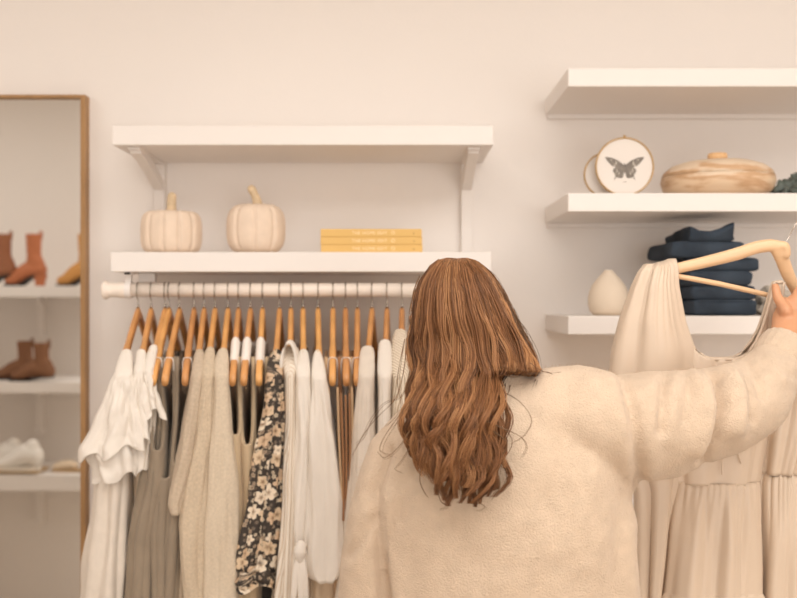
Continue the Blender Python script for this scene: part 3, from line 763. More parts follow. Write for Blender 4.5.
# thin shoulder straps of the brown dresses
for nm_, sets in (('camel_dress', [[(328.5, 388), (331, 440), (336, 500)], [(337.5, 388), (339, 440), (342, 500)]]), ('brown_dress', [[(341, 394), (343, 450), (343.5, 520)], [(349.5, 394), (350, 450), (349, 520)], [(345.5, 396), (346.5, 450), (346, 520)]]), ('brown_dress.001', [[(352, 388), (352.5, 440), (349, 520)], [(363, 388), (364, 430), (356, 520)], [(358, 392), (359, 440), (353, 520)]])):
    dd = bpy.data.objects[nm_]
    for st_ in sets: wire('strap', [P(a, b_, 2.205) for a, b_ in st_], .0026, TANL if nm_ != 'brown_dress' else BROWN, dd, 8)
# --- cream shirts by the woman's hair
for px, tw, lab, nm, glab, m, rb, rs_, sd in (
        (372, -.03, 'reddish wooden hanger of the first cream shirt', 'cream_shirt', 'cream shirt with sloping shoulder, left of three by the hair', WL,
         [(350, 360, 374), (420, 356, 380), (500, 347, 385), (598, 338, 392), (700, 332, 396)], [(346, 361, 374), (372, 359, 374), (400, 357, 373), (450, 352, 374), (500, 346, 374), (560, 341, 374), (600, 338, 374), (680, 338, 372)], 71),
        (387, -.03, 'pale wooden hanger of the middle cream shirt', 'white_shirt', 'white shirt with a broad yoke, middle of three by the hair', WC,
         [(345, 379, 392), (420, 379, 396), (598, 372, 400), (700, 370, 402)], [(340, 379, 391), (370, 378, 392), (400, 379, 390), (450, 377, 392), (560, 374, 395), (680, 372, 394)], 72),
        (402, -.02, 'wooden hanger half hidden by the hair, holding the striped shirt', 'striped_shirt', 'cream shirt with fine vertical stripes, touching the hair', STRIPEN,
         [(335, 392, 408), (420, 392, 414), (598, 390, 418), (700, 390, 420)], [(330, 393, 407), (370, 392, 409), (450, 392, 414), (560, 390, 416), (680, 390, 414)], 73)):
    H('plain', px, tw, lab)
    g = G(nm, glab, 'shirt', px)
    drape('shirt_body', m, g, px, tw, rb, un=.19, zb=.78, folds=(.4, 15), seed=sd, neck=.10)
    drape('sleeve', m, g, px, tw, rs_, un=.24, uf=.09, top='shoulder', neck=.088, folds=(.15, 25), pleat=(4, .003, .5), seed=sd, power=.42)

# ------------------------------------------------------------------ the held hanger and dress
hub = P(783, 244, 1.91)
t = thing('held_hanger', 'pale wooden hanger with trouser bar, held up in the right hand', 'hanger', hub)
Lt, Rt = P(642, 279, 1.915), P(814, 318, 1.99)
def arm(tipp, midp, V, Fc):
    pts = [hub+Vector((0, 0, -.012)), midp, tipp]
    n = 14; rings = []
    for k in range(n):
        s = k/(n-1); p = (1-s)**2*pts[0]+2*s*(1-s)*pts[1]+s*s*pts[2]
        dd = (2*(1-s)*(pts[1]-pts[0])+2*s*(pts[2]-pts[1])).normalized(); up = Vector((0, 0, 1)); up = (up-dd*up.dot(dd)).normalized(); sd = dd.cross(up)
        h = .0150-.0045*s; th = .0085-.002*s
        if k == n-1: h *= .7; th *= .7
        rings.append([p+up*(h*(1 if math.sin(a) > 0 else -1)*abs(math.sin(a))**.8)+sd*(th*(1 if math.cos(a) > 0 else -1)*abs(math.cos(a))**.8) for a in [2*PI*i/16 for i in range(16)]])
    loft(rings, True, True, True, V, Fc)
V, Fc = [], []
limb([Lt, P(675, 269, 1.915), P(705, 262, 1.912), P(735, 254.5, 1.91), P(756, 247.5, 1.91), P(772, 245.5, 1.91), P(780, 248, 1.912)], [(.006, .0085), (.007, .0105), (.0075, .0115), (.008, .0125), (.0085, .0125), (.009, .0125), (.009, .011)], 20, True, (0, 1, 0), V, Fc)
limb([P(774, 245, 1.91), P(781, 256, 1.918), P(787, 272, 1.935), P(796, 291, 1.955), P(812, 318, 1.985)], [(.009, .0125), (.009, .0145), (.0085, .0135), (.0075, .011), (.006, .009)], 20, True, (0, 1, 0), V, Fc)
limb([hub+Vector((-.014, 0, -.002)), hub+Vector((.003, 0, -.004)), hub+Vector((.006, .004, -.02))], [(.0085, .0085), (.0095, .0095), (.0095, .0105)], 14, True, (0, 1, 0), V, Fc)
blob('wooden_arms', V, Fc, .0025, HWOOD2, t, 4)
wire('trouser_bar', [P(652, 272, 1.915), P(720, 284, 1.925), P(800, 303, 1.95)], .0052, HWOOD2, t, 12)
hk = [hub+Vector((.004, 0, -.005)), hub+Vector((.004, 0, .02)), hub+Vector((-.002, 0, .03)), hub+Vector((-.012, 0, .045)), hub+Vector((-.008, 0, .066)), hub+Vector((.012, 0, .074)), hub+Vector((.03, 0, .064)), hub+Vector((.034, 0, .048))]
# the hook turns away to the right, out of frame
hk = [hub+Vector(((v-hub).x*.5+max(0, (v-hub).z)*.55, (v-hub).x*.6, (v-hub).z*.75)) for v in hk]
wire('hook', hk, .0011, mat('clear_wire', (214, 204, 192), .2, metal=.6), t, 8)

# the dress is a set of cloth tubes
def cloth_tube(name, rows, Dc, m, parent, N=140, LV=50, topfn=None, hemfn=None, folds=None, power=1, thick=.0018, label=None, seed=0, arc=(0, 2*PI)):
    """rows: (photo y, left, right, half depth)"""
    rings = []
    zr = [(-Z(r[0], Dc), X(r[1], Dc), X(r[2], Dc), r[3]) for r in rows]
    z0, z1 = -zr[0][0], -zr[-1][0]
    for k in range(LV):
        s = k/(LV-1); ring = []
        for i in range(N):
            th = 2*PI*i/N; ct, st = math.cos(th), math.sin(th)
            zt_ = z0+(topfn(ct, st) if topfn else 0); zb2 = z1+(hemfn(th) if hemfn else 0)
            z = zt_*(1-s)+zb2*s
            xl, xr, ry = interp(zr, -z)
            A = folds(s, th) if folds else 0
            x = (xl+xr)/2+((xr-xl)/2+A)*(1 if ct > 0 else -1)*abs(ct)**power
            y = Dc+(ry+A)*st
            y += .006*noise.noise(Vector((x*9, z*7, seed)))
            ring.append((x, y, z))
        rings.append(ring)
    V, Fc = loft(rings, True, False, False)
    o = obj(name, mk_mesh(name, V, Fc), m, parent, label=label)
    sm = o.modifiers.new('s', 'SOLIDIFY'); sm.thickness = thick; sm.offset = -1
    return o
def pl(seed, n, amp, fade=0, k2=.5):
    rnd = random.Random(seed); ph = [rnd.uniform(0, 6.28) for _ in range(4)]
    def f(s, th):
        a = amp*(1-fade*s)
        w_ = th+.12*math.sin(3*th+ph[2])
        return a*(math.sin(n*w_+ph[0]+.6*math.sin(2.5*s+ph[3]))+k2*math.sin((n*1.7//1)*w_+ph[1]))
    return f
dr = thing('held_dress', 'beige satin tiered dress with gathered neckline, held out on a hanger', 'dress', P(715, 700, 1.935))
DD = 1.92
# bodice: the top edge sweeps down from the shoulders to the gathered scoop
def neckline(ct, st):
    a = min(1, abs(ct+.10)/.95)
    return -.148*(1-a**(2.3 if ct < -.1 else 4.5))
cloth_tube('bodice', [(282, 668, 782, .010), (330, 668, 778, .013), (350, 664, 776, .018), (430, 667, 766, .042), (482, 672, 757, .042)], DD, DRESSM, dr, topfn=neckline, folds=lambda s, th: pl(3, 34, .0022)(s, th)*(1-ss(.0, .3, s))+pl(9, 7, .003)(s, th), seed=1)
nb = []
for i in range(60):
    th = 2*PI*i/60; ct, st = math.cos(th), math.sin(th); z = Z(282, DD)+neckline(ct, st)
    xl, xr, ry = interp([(-Z(282, DD), X(668, DD), X(782, DD), .010), (-Z(330, DD), X(668, DD), X(778, DD), .013), (-Z(350, DD), X(664, DD), X(776, DD), .018)], -z)
    nb.append(Vector(((xl+xr)/2+(xr-xl)/2*ct, DD+(ry)*st, z)))
V, Fc = [], []
rings = []
for i in range(61):
    c = nb[i % 60]; nx = (nb[(i+1) % 60]-nb[(i-1) % 60]).normalized(); a_ = nx.orthogonal().normalized(); b_ = nx.cross(a_)
    rings.append([c+a_*.0034*math.cos(q)+b_*.0034*math.sin(q) for q in [2*PI*j/8 for j in range(8)]])
loft(rings, True, False, False, V, Fc)
obj('neckline_piping', mk_mesh('neckline_piping', V, Fc), DRESSM, dr)
cloth_tube('skirt_tier', [(480, 673, 757, .042), (486, 671, 758, .048), (530, 663, 757, .060), (591, 655, 755, .066)], DD, DRESSM, dr, folds=lambda s, th: pl(5, 34, .0016)(s, th)*(1-ss(.0, .35, s))+pl(6, 7, .008)(s, th)*ss(.0, .6, s)+pl(21, 17, .0025)(s, th)*ss(0, .3, s), seed=2)
cloth_tube('skirt_tier', [(587, 656, 754, .065), (594, 652, 758, .070), (760, 640, 765, .09)], DD, DRESSM, dr, folds=lambda s, th: pl(6, 7, .008)(1, th)+pl(21, 17, .0025)(1, th)+pl(7, 34, .0016)(s, th)*ss(0, .04, s), seed=3)
# the left sleeve hangs from the visible shoulder
def slope(ct, st): return .006*ct
cloth_tube('sleeve', [(262, 652, 671, .002), (263, 648, 672, .012), (267, 641, 673, .024), (285, 632, 673, .036), (320, 619, 680, .046), (350, 611, 690, .048), (400, 604, 690, .05), (450, 618, 682, .05), (487, 634, 675, .045), (540, 636, 668, .045), (598, 638, 661, .04), (640, 636, 664, .045)], DD-.005, DRESSM, dr,
           topfn=slope, folds=lambda s, th: pl(11, 5, .009)(s, th)*(.45+.55*s)+pl(15, 22, .0016)(s, th)*(1-ss(0, .3, s)), seed=4)
cloth_tube('sleeve', [(300, 782, 806, .02), (330, 776, 822, .035), (380, 768, 826, .045), (430, 760, 815, .045), (472, 757, 800, .04)], DD+.012, DRESSM, dr, folds=pl(12, 9, .004), seed=5)
cloth_tube('sleeve_flounce', [(471, 758, 799, .04), (480, 755, 800, .045), (530, 753, 797, .05), (590, 751, 795, .052), (720, 750, 796, .055)], DD+.012, DRESSM, dr, folds=lambda s, th: pl(13, 26, .0015)(s, th)*(1-ss(.0, .35, s))+pl(14, 6, .006)(s, th)*ss(.05, .5, s), seed=6)
for pts in ([(714, 462), (714, 476), (722, 470)][:0] or [(727, 440), (723, 452), (722, 474)], [(738, 436), (737, 448), (741, 463)]):
    wire('neck_tie', [P(a, b, 1.87) for a, b in pts], .0016, DRESSM, dr)

# ------------------------------------------------------------------ the woman
woman = thing('person', 'person seen from behind in a beige fuzzy sweater with long wavy brown hair', 'person', (.17, 1.65, 0))
V, Fc = [], []
L = lambda pts, r, n=16, ref=(1, 0, 0), sub=3: limb(pts, r, n, True, ref, V, Fc, sub)
TXc = .172
L([(.165, 1.66, .86), (.17, 1.66, .95), (.172, 1.65, 1.06), (.172, 1.64, 1.2), (.17, 1.635, 1.32), (.165, 1.635, 1.37)], [(.15, .10), (.145, .10), (.115, .085), (.135, .09), (.13, .085), (.08, .06)], 24)
L([(.15, 1.64, 1.33), (.135, 1.655, 1.43), (.118, 1.665, 1.50)], [.062, .05, .052])                 # neck
# head
hc = Vector((.106, 1.675, 1.575))
L([hc+Vector((0, .0, -.045)), hc+Vector((0, .0, .0)), hc+Vector((0, -.005, .03))], [(.058, .075), (.070, .088), (.062, .078)], 24)
L([hc+Vector((0, .045, -.085)), hc+Vector((0, .035, -.05))], [(.036, .03), (.05, .045)], 20)        # jaw
L([hc+Vector((0, .085, .005)), hc+Vector((0, .108, -.028))], [.009, .012], 10)                      # nose
L([hc+Vector((-.014, .086, -.056)), hc+Vector((.014, .086, -.056))], [.007, .007], 10)              # lips
for sg in (-1, 1): L([hc+Vector((sg*.068, .0, -.028)), hc+Vector((sg*.076, -.006, .002))], [(.007, .012), (.008, .016)], 12, (0, 1, 0))
# arms and legs
shR = P(612, 425, 1.64); elR = P(736, 412, 1.71); wrR = P(789, 346, 1.815)
L([Vector((.19, 1.635, 1.34)), shR, elR], [.055, .052, .040]); L([elR, (elR+wrR)/2, wrR], [.042, .038, .026])
shL = P(408, 445, 1.63)
L([Vector((.14, 1.635, 1.33)), P(418, 452, 1.64), P(376, 545, 1.645), P(371, 610, 1.65)], [.05, .036, .034, .034])
hlw = Vector((.0, 1.80, .97))
L([P(372, 610, 1.65), Vector((-.03, 1.72, 1.03)), hlw], [.04, .036, .026])
for sg in (-1, 1):
    hx = .17+sg*.085
    L([(hx, 1.66, .86), (hx, 1.655, .68), (hx+sg*.005, 1.64, .46), (hx+sg*.005, 1.665, .28), (hx+sg*.008, 1.68, .09)], [.085, .075, .052, .048, .034], 18)
    L([(hx+sg*.008, 1.67, .05), (hx+sg*.015, 1.76, .035), (hx+sg*.02, 1.84, .026)], [(.034, .04), (.038, .028), (.032, .018)], 14)
# right hand: palm, thumb up against the hanger, fingers wrapped round its lower arm
pc = P(797, 322, 1.865)
L([wrR, pc, P(800, 306, 1.872)], [(.034, .024), (.046, .022), (.040, .018)], 16, (1, .3, .2))
fing = [((786, 311, 1.850), (781, 303, 1.862), (777, 296, 1.872), (775.5, 286, 1.880)),
        ((795, 302, 1.868), (799, 290, 1.885), (808, 293, 1.915), (812, 304, 1.925)),
        ((803, 303, 1.872), (810, 292, 1.890), (818, 298, 1.922), (819, 309, 1.928)),
        ((810, 308, 1.876), (818, 299, 1.894), (825, 305, 1.924), (824, 315, 1.928)),
        ((815, 316, 1.878), (823, 309, 1.893), (829, 314, 1.918), (827, 322, 1.922))]
for k, f in enumerate(fing): L([P(*q) for q in f], [.0125, .0105, .0095, .0078] if k == 0 else [.0105, .009, .0082, .007], 12)
# left hand: relaxed
L([hlw, hlw+Vector((.012, .045, -.03)), hlw+Vector((.02, .075, -.05))], [(.022, .026), (.016, .036), (.013, .036)], 14, (.3, 0, 1))
for k in range(4):
    b0 = hlw+Vector((.02+.004*k, .075, -.028-.018*k))
    L([b0, b0+Vector((.008, .035, -.012)), b0+Vector((.022, .055-.003*k, -.022))], [.009, .0082, .007], 10)
b0 = hlw+Vector((.016, .03, .0)); L([b0, b0+Vector((.018, .03, .006)), b0+Vector((.026, .05, .0))], [.011, .0095, .008], 10)
def eyesock(co, no):
    for sg in (-1, 1):
        c = np.array([hc.x+sg*.03, hc.y+.088, hc.z-.002]); d2 = ((co-c)**2).sum(1); co = co-no*(.007*np.exp(-d2/.012**2))[:, None]
    return co
blob('body', V, Fc, .0045, SKIN, woman, 6, eyesock)
for sg in (-1, 1):
    c = hc+Vector((sg*.03, .072, -.002)); lathe('eye', [(.002, -.011), (.0085, -.007), (.011, 0), (.0085, .007), (.002, .011)], c, mat('eye_white', (235, 230, 225), .2), woman, 16)
# sweater
V, Fc = [], []
T = 1.60
L([(.176, 1.65, .93), (.178, 1.65, 1.0), (.180, 1.645, 1.12), (.179, 1.64, 1.24), (.176, 1.635, 1.33), (.168, 1.635, 1.39), (.155, 1.64, 1.425)], [(.20, .125), (.212, .135), (.213, .135), (.208, .132), (.19, .12), (.15, .10), (.09, .075)], 40, (1, 0, 0), 4)
L([(.150, 1.64, 1.40), (.140, 1.645, 1.45)], [(.075, .07), (.064, .062)], 24)
L([Vector((.16, 1.635, 1.36)), P(560, 418, 1.63), P(612, 427, 1.645), P(660, 424, 1.675), P(706, 414, 1.70), P(740, 403, 1.725), P(764, 380, 1.765), P(777, 359, 1.793)],
  [.10, (.085, .085), (.094, .088), (.098, .09), (.090, .078), (.080, .070), (.060, .054), (.040, .038)], 28, (0, 1, 0), 4)
L([Vector((.19, 1.635, 1.27)), P(610, 470, 1.645)], [.10, .055], 24)      # batwing fullness under the arm
L([Vector((.13, 1.635, 1.33)), P(415, 448, 1.63), P(388, 500, 1.63), P(374, 550, 1.64), P(368, 600, 1.645), P(368, 640, 1.655)],
  [.085, .068, .056, .052, .050, .050], 24)
L([P(368, 636, 1.655), Vector((-.025, 1.72, 1.035)), Vector((-.003, 1.785, .985))], [.052, .048, .036], 20)
creases = [  # polyline in photo pixels, half width (px), depth (m)
    ([(622, 374), (632, 410), (638, 450), (641, 487)], 5, -.014), ([(612, 380), (622, 420), (628, 470)], 8, .006), ([(652, 378), (652, 420), (648, 470)], 9, .006),
    ([(666, 366), (662, 395), (660, 430)], 4, -.011), ([(676, 366), (674, 400), (670, 440)], 6, .005),
    ([(700, 364), (716, 378), (722, 405), (716, 440), (704, 462)], 4, -.026), ([(690, 368), (704, 388), (708, 415), (700, 450)], 8, .014), ([(722, 358), (738, 378), (742, 405), (736, 430)], 8, .013),
    ([(738, 352), (755, 372), (762, 395)], 4, -.011), ([(752, 342), (770, 360), (782, 380)], 6, .008), ([(764, 362), (782, 372), (800, 378)], 3, -.004),
    ([(690, 470), (720, 455), (745, 432)], 5, -.004), ([(742, 372), (750, 392), (750, 420)], 4, -.010), ([(684, 366), (688, 390), (684, 420)], 3, -.006),
    ([(388, 450), (376, 490), (378, 520), (382, 560), (388, 610)], 5, -.016), ([(366, 470), (360, 520), (356, 560)], 8, .004), ([(372, 520), (362, 540), (350, 556)], 4, -.007), ([(386, 500), (392, 550), (398, 600)], 9, .008),
    ([(545, 378), (540, 440), (532, 520)], 14, .004), ([(570, 380), (566, 450), (558, 540)], 9, -.003), ([(600, 390), (596, 470), (590, 560)], 14, .005), ([(625, 500), (618, 550), (612, 600)], 7, -.005), ([(634, 500), (634, 560), (636, 610)], 6, .005),
    ([(440, 520), (470, 560), (520, 590)], 16, -.003), ([(400, 440), (420, 520), (430, 590)], 12, .003), ([(590, 490), (560, 540), (500, 585)], 16, .003)]
def sweat(co, no):
    D = co[:, 1]; px = co[:, 0]/D*F+CX; py = HZ-(co[:, 2]-ZC)/D*F
    disp = np.zeros(len(co)); face = np.clip(-no[:, 1]*1.6+.15, 0, 1)
    for pts, wd, dep in creases:
        best = np.full(len(co), 1e9)
        for (ax, ay), (bx, by) in zip(pts, pts[1:]):
            dx, dy = bx-ax, by-ay; tt = np.clip(((px-ax)*dx+(py-ay)*dy)/(dx*dx+dy*dy), 0, 1)
            best = np.minimum(best, (px-ax-tt*dx)**2+(py-ay-tt*dy)**2)
        disp += dep*np.exp(-best/(wd*1.3)**2)*face
    for i in range(len(co)):
        v = Vector(co[i]); disp[i] += .0035*noise.noise(v*13)+.0016*noise.noise(v*34)+.0006*noise.noise(v*160)
    return co+no*disp[:, None]
sw = blob('sweater', V, Fc, .0055, KNIT, woman, 8, sweat)
# soft fibres standing off the knit
me_s = sw.data; nv = len(me_s.vertices); a1 = np.empty(nv*3); me_s.vertices.foreach_get('co', a1); a1 = a1.reshape(-1, 3); a2 = np.empty(nv*3); me_s.vertices.foreach_get('normal', a2); a2 = a2.reshape(-1, 3)
rs_ = np.random.RandomState(5); pick = rs_.randint(0, nv, 60000); base_ = a1[pick]+np.array(woman.location)[None]+rs_.normal(0, .0014, (60000, 3)); nn_ = a2[pick]
dr_ = nn_+rs_.normal(0, .75, (60000, 3)); dr_ /= np.linalg.norm(dr_, axis=1)[:, None]; ln_ = rs_.uniform(.002, .0055, (60000, 1))
sd_ = np.cross(dr_, nn_+.01); sd_ /= np.linalg.norm(sd_, axis=1)[:, None]+1e-9
fv = np.stack([base_-sd_*.00022, base_+sd_*.00022, base_+dr_*ln_], 1).reshape(-1, 3)
mef = bpy.data.meshes.new('fuzz'); mef.vertices.add(len(fv)); mef.vertices.foreach_set('co', fv.ravel())
mef.loops.add(len(fv)); mef.loops.foreach_set('vertex_index', np.arange(len(fv)).astype(np.int32)); mef.polygons.add(60000); mef.polygons.foreach_set('loop_start', (np.arange(60000)*3).astype(np.int32)); mef.update(calc_edges=True)
fz = obj('fuzz', mef, KNIT, sw, smooth=False); fz['kind'] = 'stuff'
# knitted cuff
V, Fc = [], []
c0, c1 = P(773, 367, 1.785), P(787, 346, 1.812); ax = (c1-c0).normalized(); a_ = ax.orthogonal().normalized(); b_ = ax.cross(a_)
rings = []
for s, r in ((0, .0415), (.3, .0465), (.7, .047), (.95, .0465), (1.0, .043), (.95, .038), (.5, .036)):
    c = c0.lerp(c1, s); rings.append([c+(a_*math.cos(q)+b_*math.sin(q))*r*(1+.012*math.sin(20*q)) for q in [2*PI*i/80 for i in range(80)]])
loft(rings, True, False, False, V, Fc)
obj('cuff', mk_mesh('cuff', V, Fc), KNIT, sw)
# trousers and shoes
V, Fc = [], []
L([(.168, 1.66, .84), (.17, 1.66, .98)], [(.172, .118), (.155, .11)], 28)
for sg in (-1, 1):
    hx = .17+sg*.085
    L([(hx, 1.66, .88), (hx, 1.655, .68), (hx+sg*.005, 1.64, .46), (hx+sg*.006, 1.66, .28), (hx+sg*.008, 1.675, .13)], [.098, .09, .070, .066, .060], 20)
blob('trousers', V, Fc, .009, mat('blue_denim', (92, 104, 124), .9, bump=.3, bscale=300), woman, 4)
for sg in (-1, 1):
    hx = .178+sg*.098; V, Fc = [], []
    L([(hx, 1.655, .045), (hx+sg*.006, 1.75, .04), (hx+sg*.01, 1.855, .034)], [(.044, .044), (.048, .039), (.04, .033)], 16)
    L([(hx, 1.668, .05), (hx, 1.672, .10)], [.044, .042])
    def flat(co, no): co[:, 2] = np.maximum(co[:, 2], 0); return co
    blob('shoe', V, Fc, .006, mat('tan_suede', (172, 130, 92), .9), woman, 3, flat)

# ---- hair
HL = [(257, 452), (260, 440), (265, 433), (272, 427), (280, 421), (292, 416), (305, 413), (320, 411), (340, 409), (360, 410), (372, 410), (395, 406), (420, 405), (440, 404), (460, 412), (480, 424), (508, 432)]
HR = [(257, 462), (260, 474), (265, 482), (272, 490), (280, 496), (292, 504), (305, 511), (320, 519), (340, 529), (360, 538), (372, 543)]
AC = .45
HR2 = [(372, 506), (385, 503), (400, 502), (420, 502), (440, 504), (460, 503), (480, 500), (495, 492), (508, 482)]
DEP = [(257, .0), (262, .04), (272, .065), (290, .088), (320, .100), (350, .096), (380, .086), (420, .082), (460, .080), (508, .078)]   # bulge towards the camera
YC = 1.665
def torso_back(py): return 1.495+.0*(py-400)
def hair_pt(a, py, inset=0, side=0):
    """a: -1 left .. 1 right as seen from behind"""
    L_ = interp(HL, py)[0]
    if py <= 372: R_ = interp(HR, py)[0]; f = (a+1)/2
    else: R_ = interp(HR2, py)[0]; f = (a+1)/(1+AC)
    af = 2*f-1 if py > 372 else a
    af = max(-1, min(1, af))
    B = interp(DEP, py)[0]*(1-inset)
    cosv = math.sqrt(max(0, 1-af*af))
    y = YC-B*cosv
    if py > 395:                       # lie on the sweater's back
        y = min(y, 1.60-.02*cosv-.04) if False else y
        pass
    x_px = L_+(R_-L_)*f
    lie = 1.50-.026*cosv+.02*inset; q_ = ss(335, 425, py); y = y*(1-q_)+lie*q_
    xm = (L_+R_)/2
    x_px = xm+(x_px-xm)*(1-inset*.55)
    return x_px, y
rng = random.Random(11)
HV, HF, HC = [], [], []
def add_strand(pts, r0, r1, tint, n=3):
    base = sum(len(v) for v in HV) if False else add_strand.count
    m = len(pts); P_ = np.array([tuple(p) for p in pts]); T_ = np.gradient(P_, axis=0); T_ /= (np.linalg.norm(T_, axis=1)[:, None]+1e-9)
    ref = np.array([0.3, -.9, .2]); A = np.cross(T_, ref); A /= (np.linalg.norm(A, axis=1)[:, None]+1e-9); B_ = np.cross(T_, A)
    t_ = np.linspace(0, 1, m); rad = (r0*(1-t_)+r1*t_)*np.minimum(1, (1-t_)*8+.25)
    ring = np.stack([P_+(A*math.cos(2*PI*k/n)+B_*math.sin(2*PI*k/n))*rad[:, None] for k in range(n)], 1)
    HV.append(ring.reshape(-1, 3))
    idx = np.arange(m-1)[:, None]*n+np.arange(n)[None]; nx = np.arange(m-1)[:, None]*n+((np.arange(n)+1) % n)[None]
    q = np.stack([idx, nx, nx+n, idx+n], -1).reshape(-1, 4)+base; HF.append(q)
    HC.append(np.repeat(np.array([[*tint, 1.0]]), m*n, 0)); add_strand.count += m*n
add_strand.count = 0
NC = 84
clumps = []
for c in range(NC):
    a = -1+2*(c+.5)/NC+rng.uniform(-.02, .02); layer = rng.choice([0, 0, .06, .12, .2])
    clumps.append(dict(a=a, layer=layer, ph=7*a+rng.uniform(-.9, .9), lam=rng.uniform(40, 78), amp=rng.uniform(3.5, 8.0), dy=rng.uniform(-.014, .012), end=rng.uniform(-38, 8), tone=rng.uniform(0, 1), drift=rng.uniform(-1, 1), ph2=rng.uniform(0, 6.28), rad=rng.uniform(.6, 1.25)))
for c in clumps:
    for s_ in range(56):
        da = rng.gauss(0, .026); inset = min(.5, max(0, c['layer']+rng.uniform(-.02, .05)))
        a = max(-1.0, min(1.0, c['a']+da))
        start = 258+rng.random()*4+ (rng.random()**2)*30
        over = a > AC                                        # these pass forward over the right shoulder
        ctr = .5*(1+c['a'])/(.5*(1+AC)) if not over else 1
        endy = (500+c['end']*(1 if abs(c['a']+.2) > .3 else .6)) if not over else 374+rng.uniform(-4, 3)-(1-a)*4
        if a < -.82 and not over: endy = rng.uniform(420, 480)
        nn = 34 if not over else 22
        ox, oy = rng.gauss(0, 1.9)*c['rad'], rng.gauss(0, .003)
        pts = []; fr_ = rng.uniform(-.25, .25)
        for k in range(nn):
            py = start+(endy-start)*k/(nn-1); x, y = hair_pt(a, py, inset)
            g_ = ss(290, 430, py); g2 = ss(275, 340, py)
            # draw strands together into locks
            xc_, yc_ = hair_pt(c['a'], py, c['layer']); pull = .8*g2
            x = x*(1-pull)+xc_*pull+ox*(.55+.45*(1-ss(440, 505, py))); y = y*(1-pull)+yc_*pull+oy
            w_ = c['amp']*(.12*g2+.88*g_)
            al = 2*PI*(py/c['lam'])+c['ph']+fr_*g_
            x += w_*math.sin(al)+c['drift']*5*ss(400, 500, py); y += .0011*w_*math.cos(al)+c['dy']*g2
            if py < 300: x += .5*math.sin(k+ox)
            pts.append(P(x, py, y))
        if over:                                             # over the shoulder
            e_ = pts[-1]
            for k in range(1, 7): pts.append(e_+Vector((.004*k, .020*k, .004*math.sin(k*.6)-.0010*k*k)))
        tn = c['tone']*.55+rng.random()*.45
        dk = (.05, .021, .010); md = (.25, .105, .041); lt = (.60, .31, .135)
        col = [dk[i]+(md[i]-dk[i])*min(1, tn*2) if tn < .5 else md[i]+(lt[i]-md[i])*(tn-.5)*1.7 for i in range(3)]
        add_strand(pts, .00075, .00055, col)
# fringe of side hair in front of the ears (towards the wall)
for s_ in range(700):
    sg = rng.choice([-1, 1]); ang = rng.uniform(0, 1.15); pts = []
    py0 = 258+rng.random()*3; L0 = 345+rng.uniform(-5, 15) if sg < 0 else 362
    ph = rng.uniform(0, 6)
    for k in range(20):
        py = py0+(L0-py0)*k/19; xl, xr = interp(HL, py)[0], interp(HR, py)[0]
        xm = (xl+xr)/2; hw = (xr-xl)/2*.97; B = interp(DEP, py)[0]*.9
        pts.append(P(xm+sg*hw*math.cos(ang)+1.5*math.sin(py*.1+ph), py, YC+B*math.sin(ang)))
    tn = rng.random(); col = [(.12+.2*tn), (.06+.1*tn), (.03+.045*tn)]
    add_strand(pts, .0009, .0007, col)
# flyaways
fly = [[(486, 420), (504, 428), (520, 436), (526, 446), (520, 458)], [(502, 392), (520, 402), (532, 420), (525, 436), (512, 444)], [(490, 430), (508, 445), (500, 462), (506, 470)],
       [(410, 430), (398, 448), (385, 458), (378, 452)], [(412, 400), (396, 422), (384, 440), (382, 452), (394, 456)], [(405, 340), (398, 380), (402, 410), (388, 428)], [(408, 330), (404, 370), (396, 398), (380, 416), (366, 432), (352, 458)],
       [(410, 372), (402, 396), (385, 404), (372, 420), (364, 438), (356, 446)], [(500, 372), (512, 377), (530, 374), (545, 372), (553, 374)], [(530, 362), (542, 370), (552, 372), (560, 371)],
       [(420, 275), (414, 290), (409, 310), (407, 330)],
       [(415, 440), (402, 462), (396, 470), (404, 474)], [(425, 455), (420, 480), (428, 498)], [(495, 470), (500, 485), (490, 500)], [(436, 480), (440, 500), (447, 506), (440, 510)], [(470, 480), (478, 500), (486, 508), (478, 512)]]
for f in fly:
    for rep in range(3):
        j = rng.uniform(-3, 3); q = [P(a+j*(i/len(f))+rng.uniform(-.6, .6), b+j*.5, 1.475 if b > 395 else 1.56) for i, (a, b) in enumerate(f)]
        pts = []
        for i in range(len(q)-1):
            p0, p1, p2, p3 = q[max(i-1, 0)], q[i], q[i+1], q[min(i+2, len(q)-1)]
            for k in range(6):
                t = k/6; pts.append(.5*((2*p1)+(p2-p0)*t+(2*p0-5*p1+4*p2-p3)*t*t+(3*p1-p0-3*p2+p3)*t**3))
        pts.append(q[-1]); add_strand(pts, .0004, .00025, (.16, .085, .04))
for s_ in range(150):                                        # frizz round the outline
    a = rng.choice([-1, 1])*rng.uniform(.75, 1); y0 = rng.uniform(262, 350); x, y = hair_pt(a, y0); pts = []
    ln = rng.uniform(15, 45); ph = rng.uniform(0, 6); am = rng.uniform(1, 4)
    for k in range(10):
        py = y0+ln*k/9; x, y = hair_pt(a, py, 0); pts.append(P(x+(1 if a > 0 else -1)*am*math.sin(k*.35), py, y))
    add_strand(pts, .0004, .0003, (.14, .08, .045))
HVc = np.concatenate(HV); HFc = np.concatenate(HF); HCc = np.concatenate(HC)
me = bpy.data.meshes.new('hair'); me.vertices.add(len(HVc)); me.vertices.foreach_set('co', HVc.ravel())
me.loops.add(len(HFc)*4); me.loops.foreach_set('vertex_index', HFc.ravel().astype(np.int32))
me.polygons.add(len(HFc)); me.polygons.foreach_set('loop_start', (np.arange(len(HFc))*4).astype(np.int32)); me.update(calc_edges=True)
ca = me.color_attributes.new('strand_colour', 'FLOAT_COLOR', 'POINT'); ca.data.foreach_set('color', HCc.ravel())
hm = bpy.data.materials.new('brown_hair'); hm.use_nodes = True
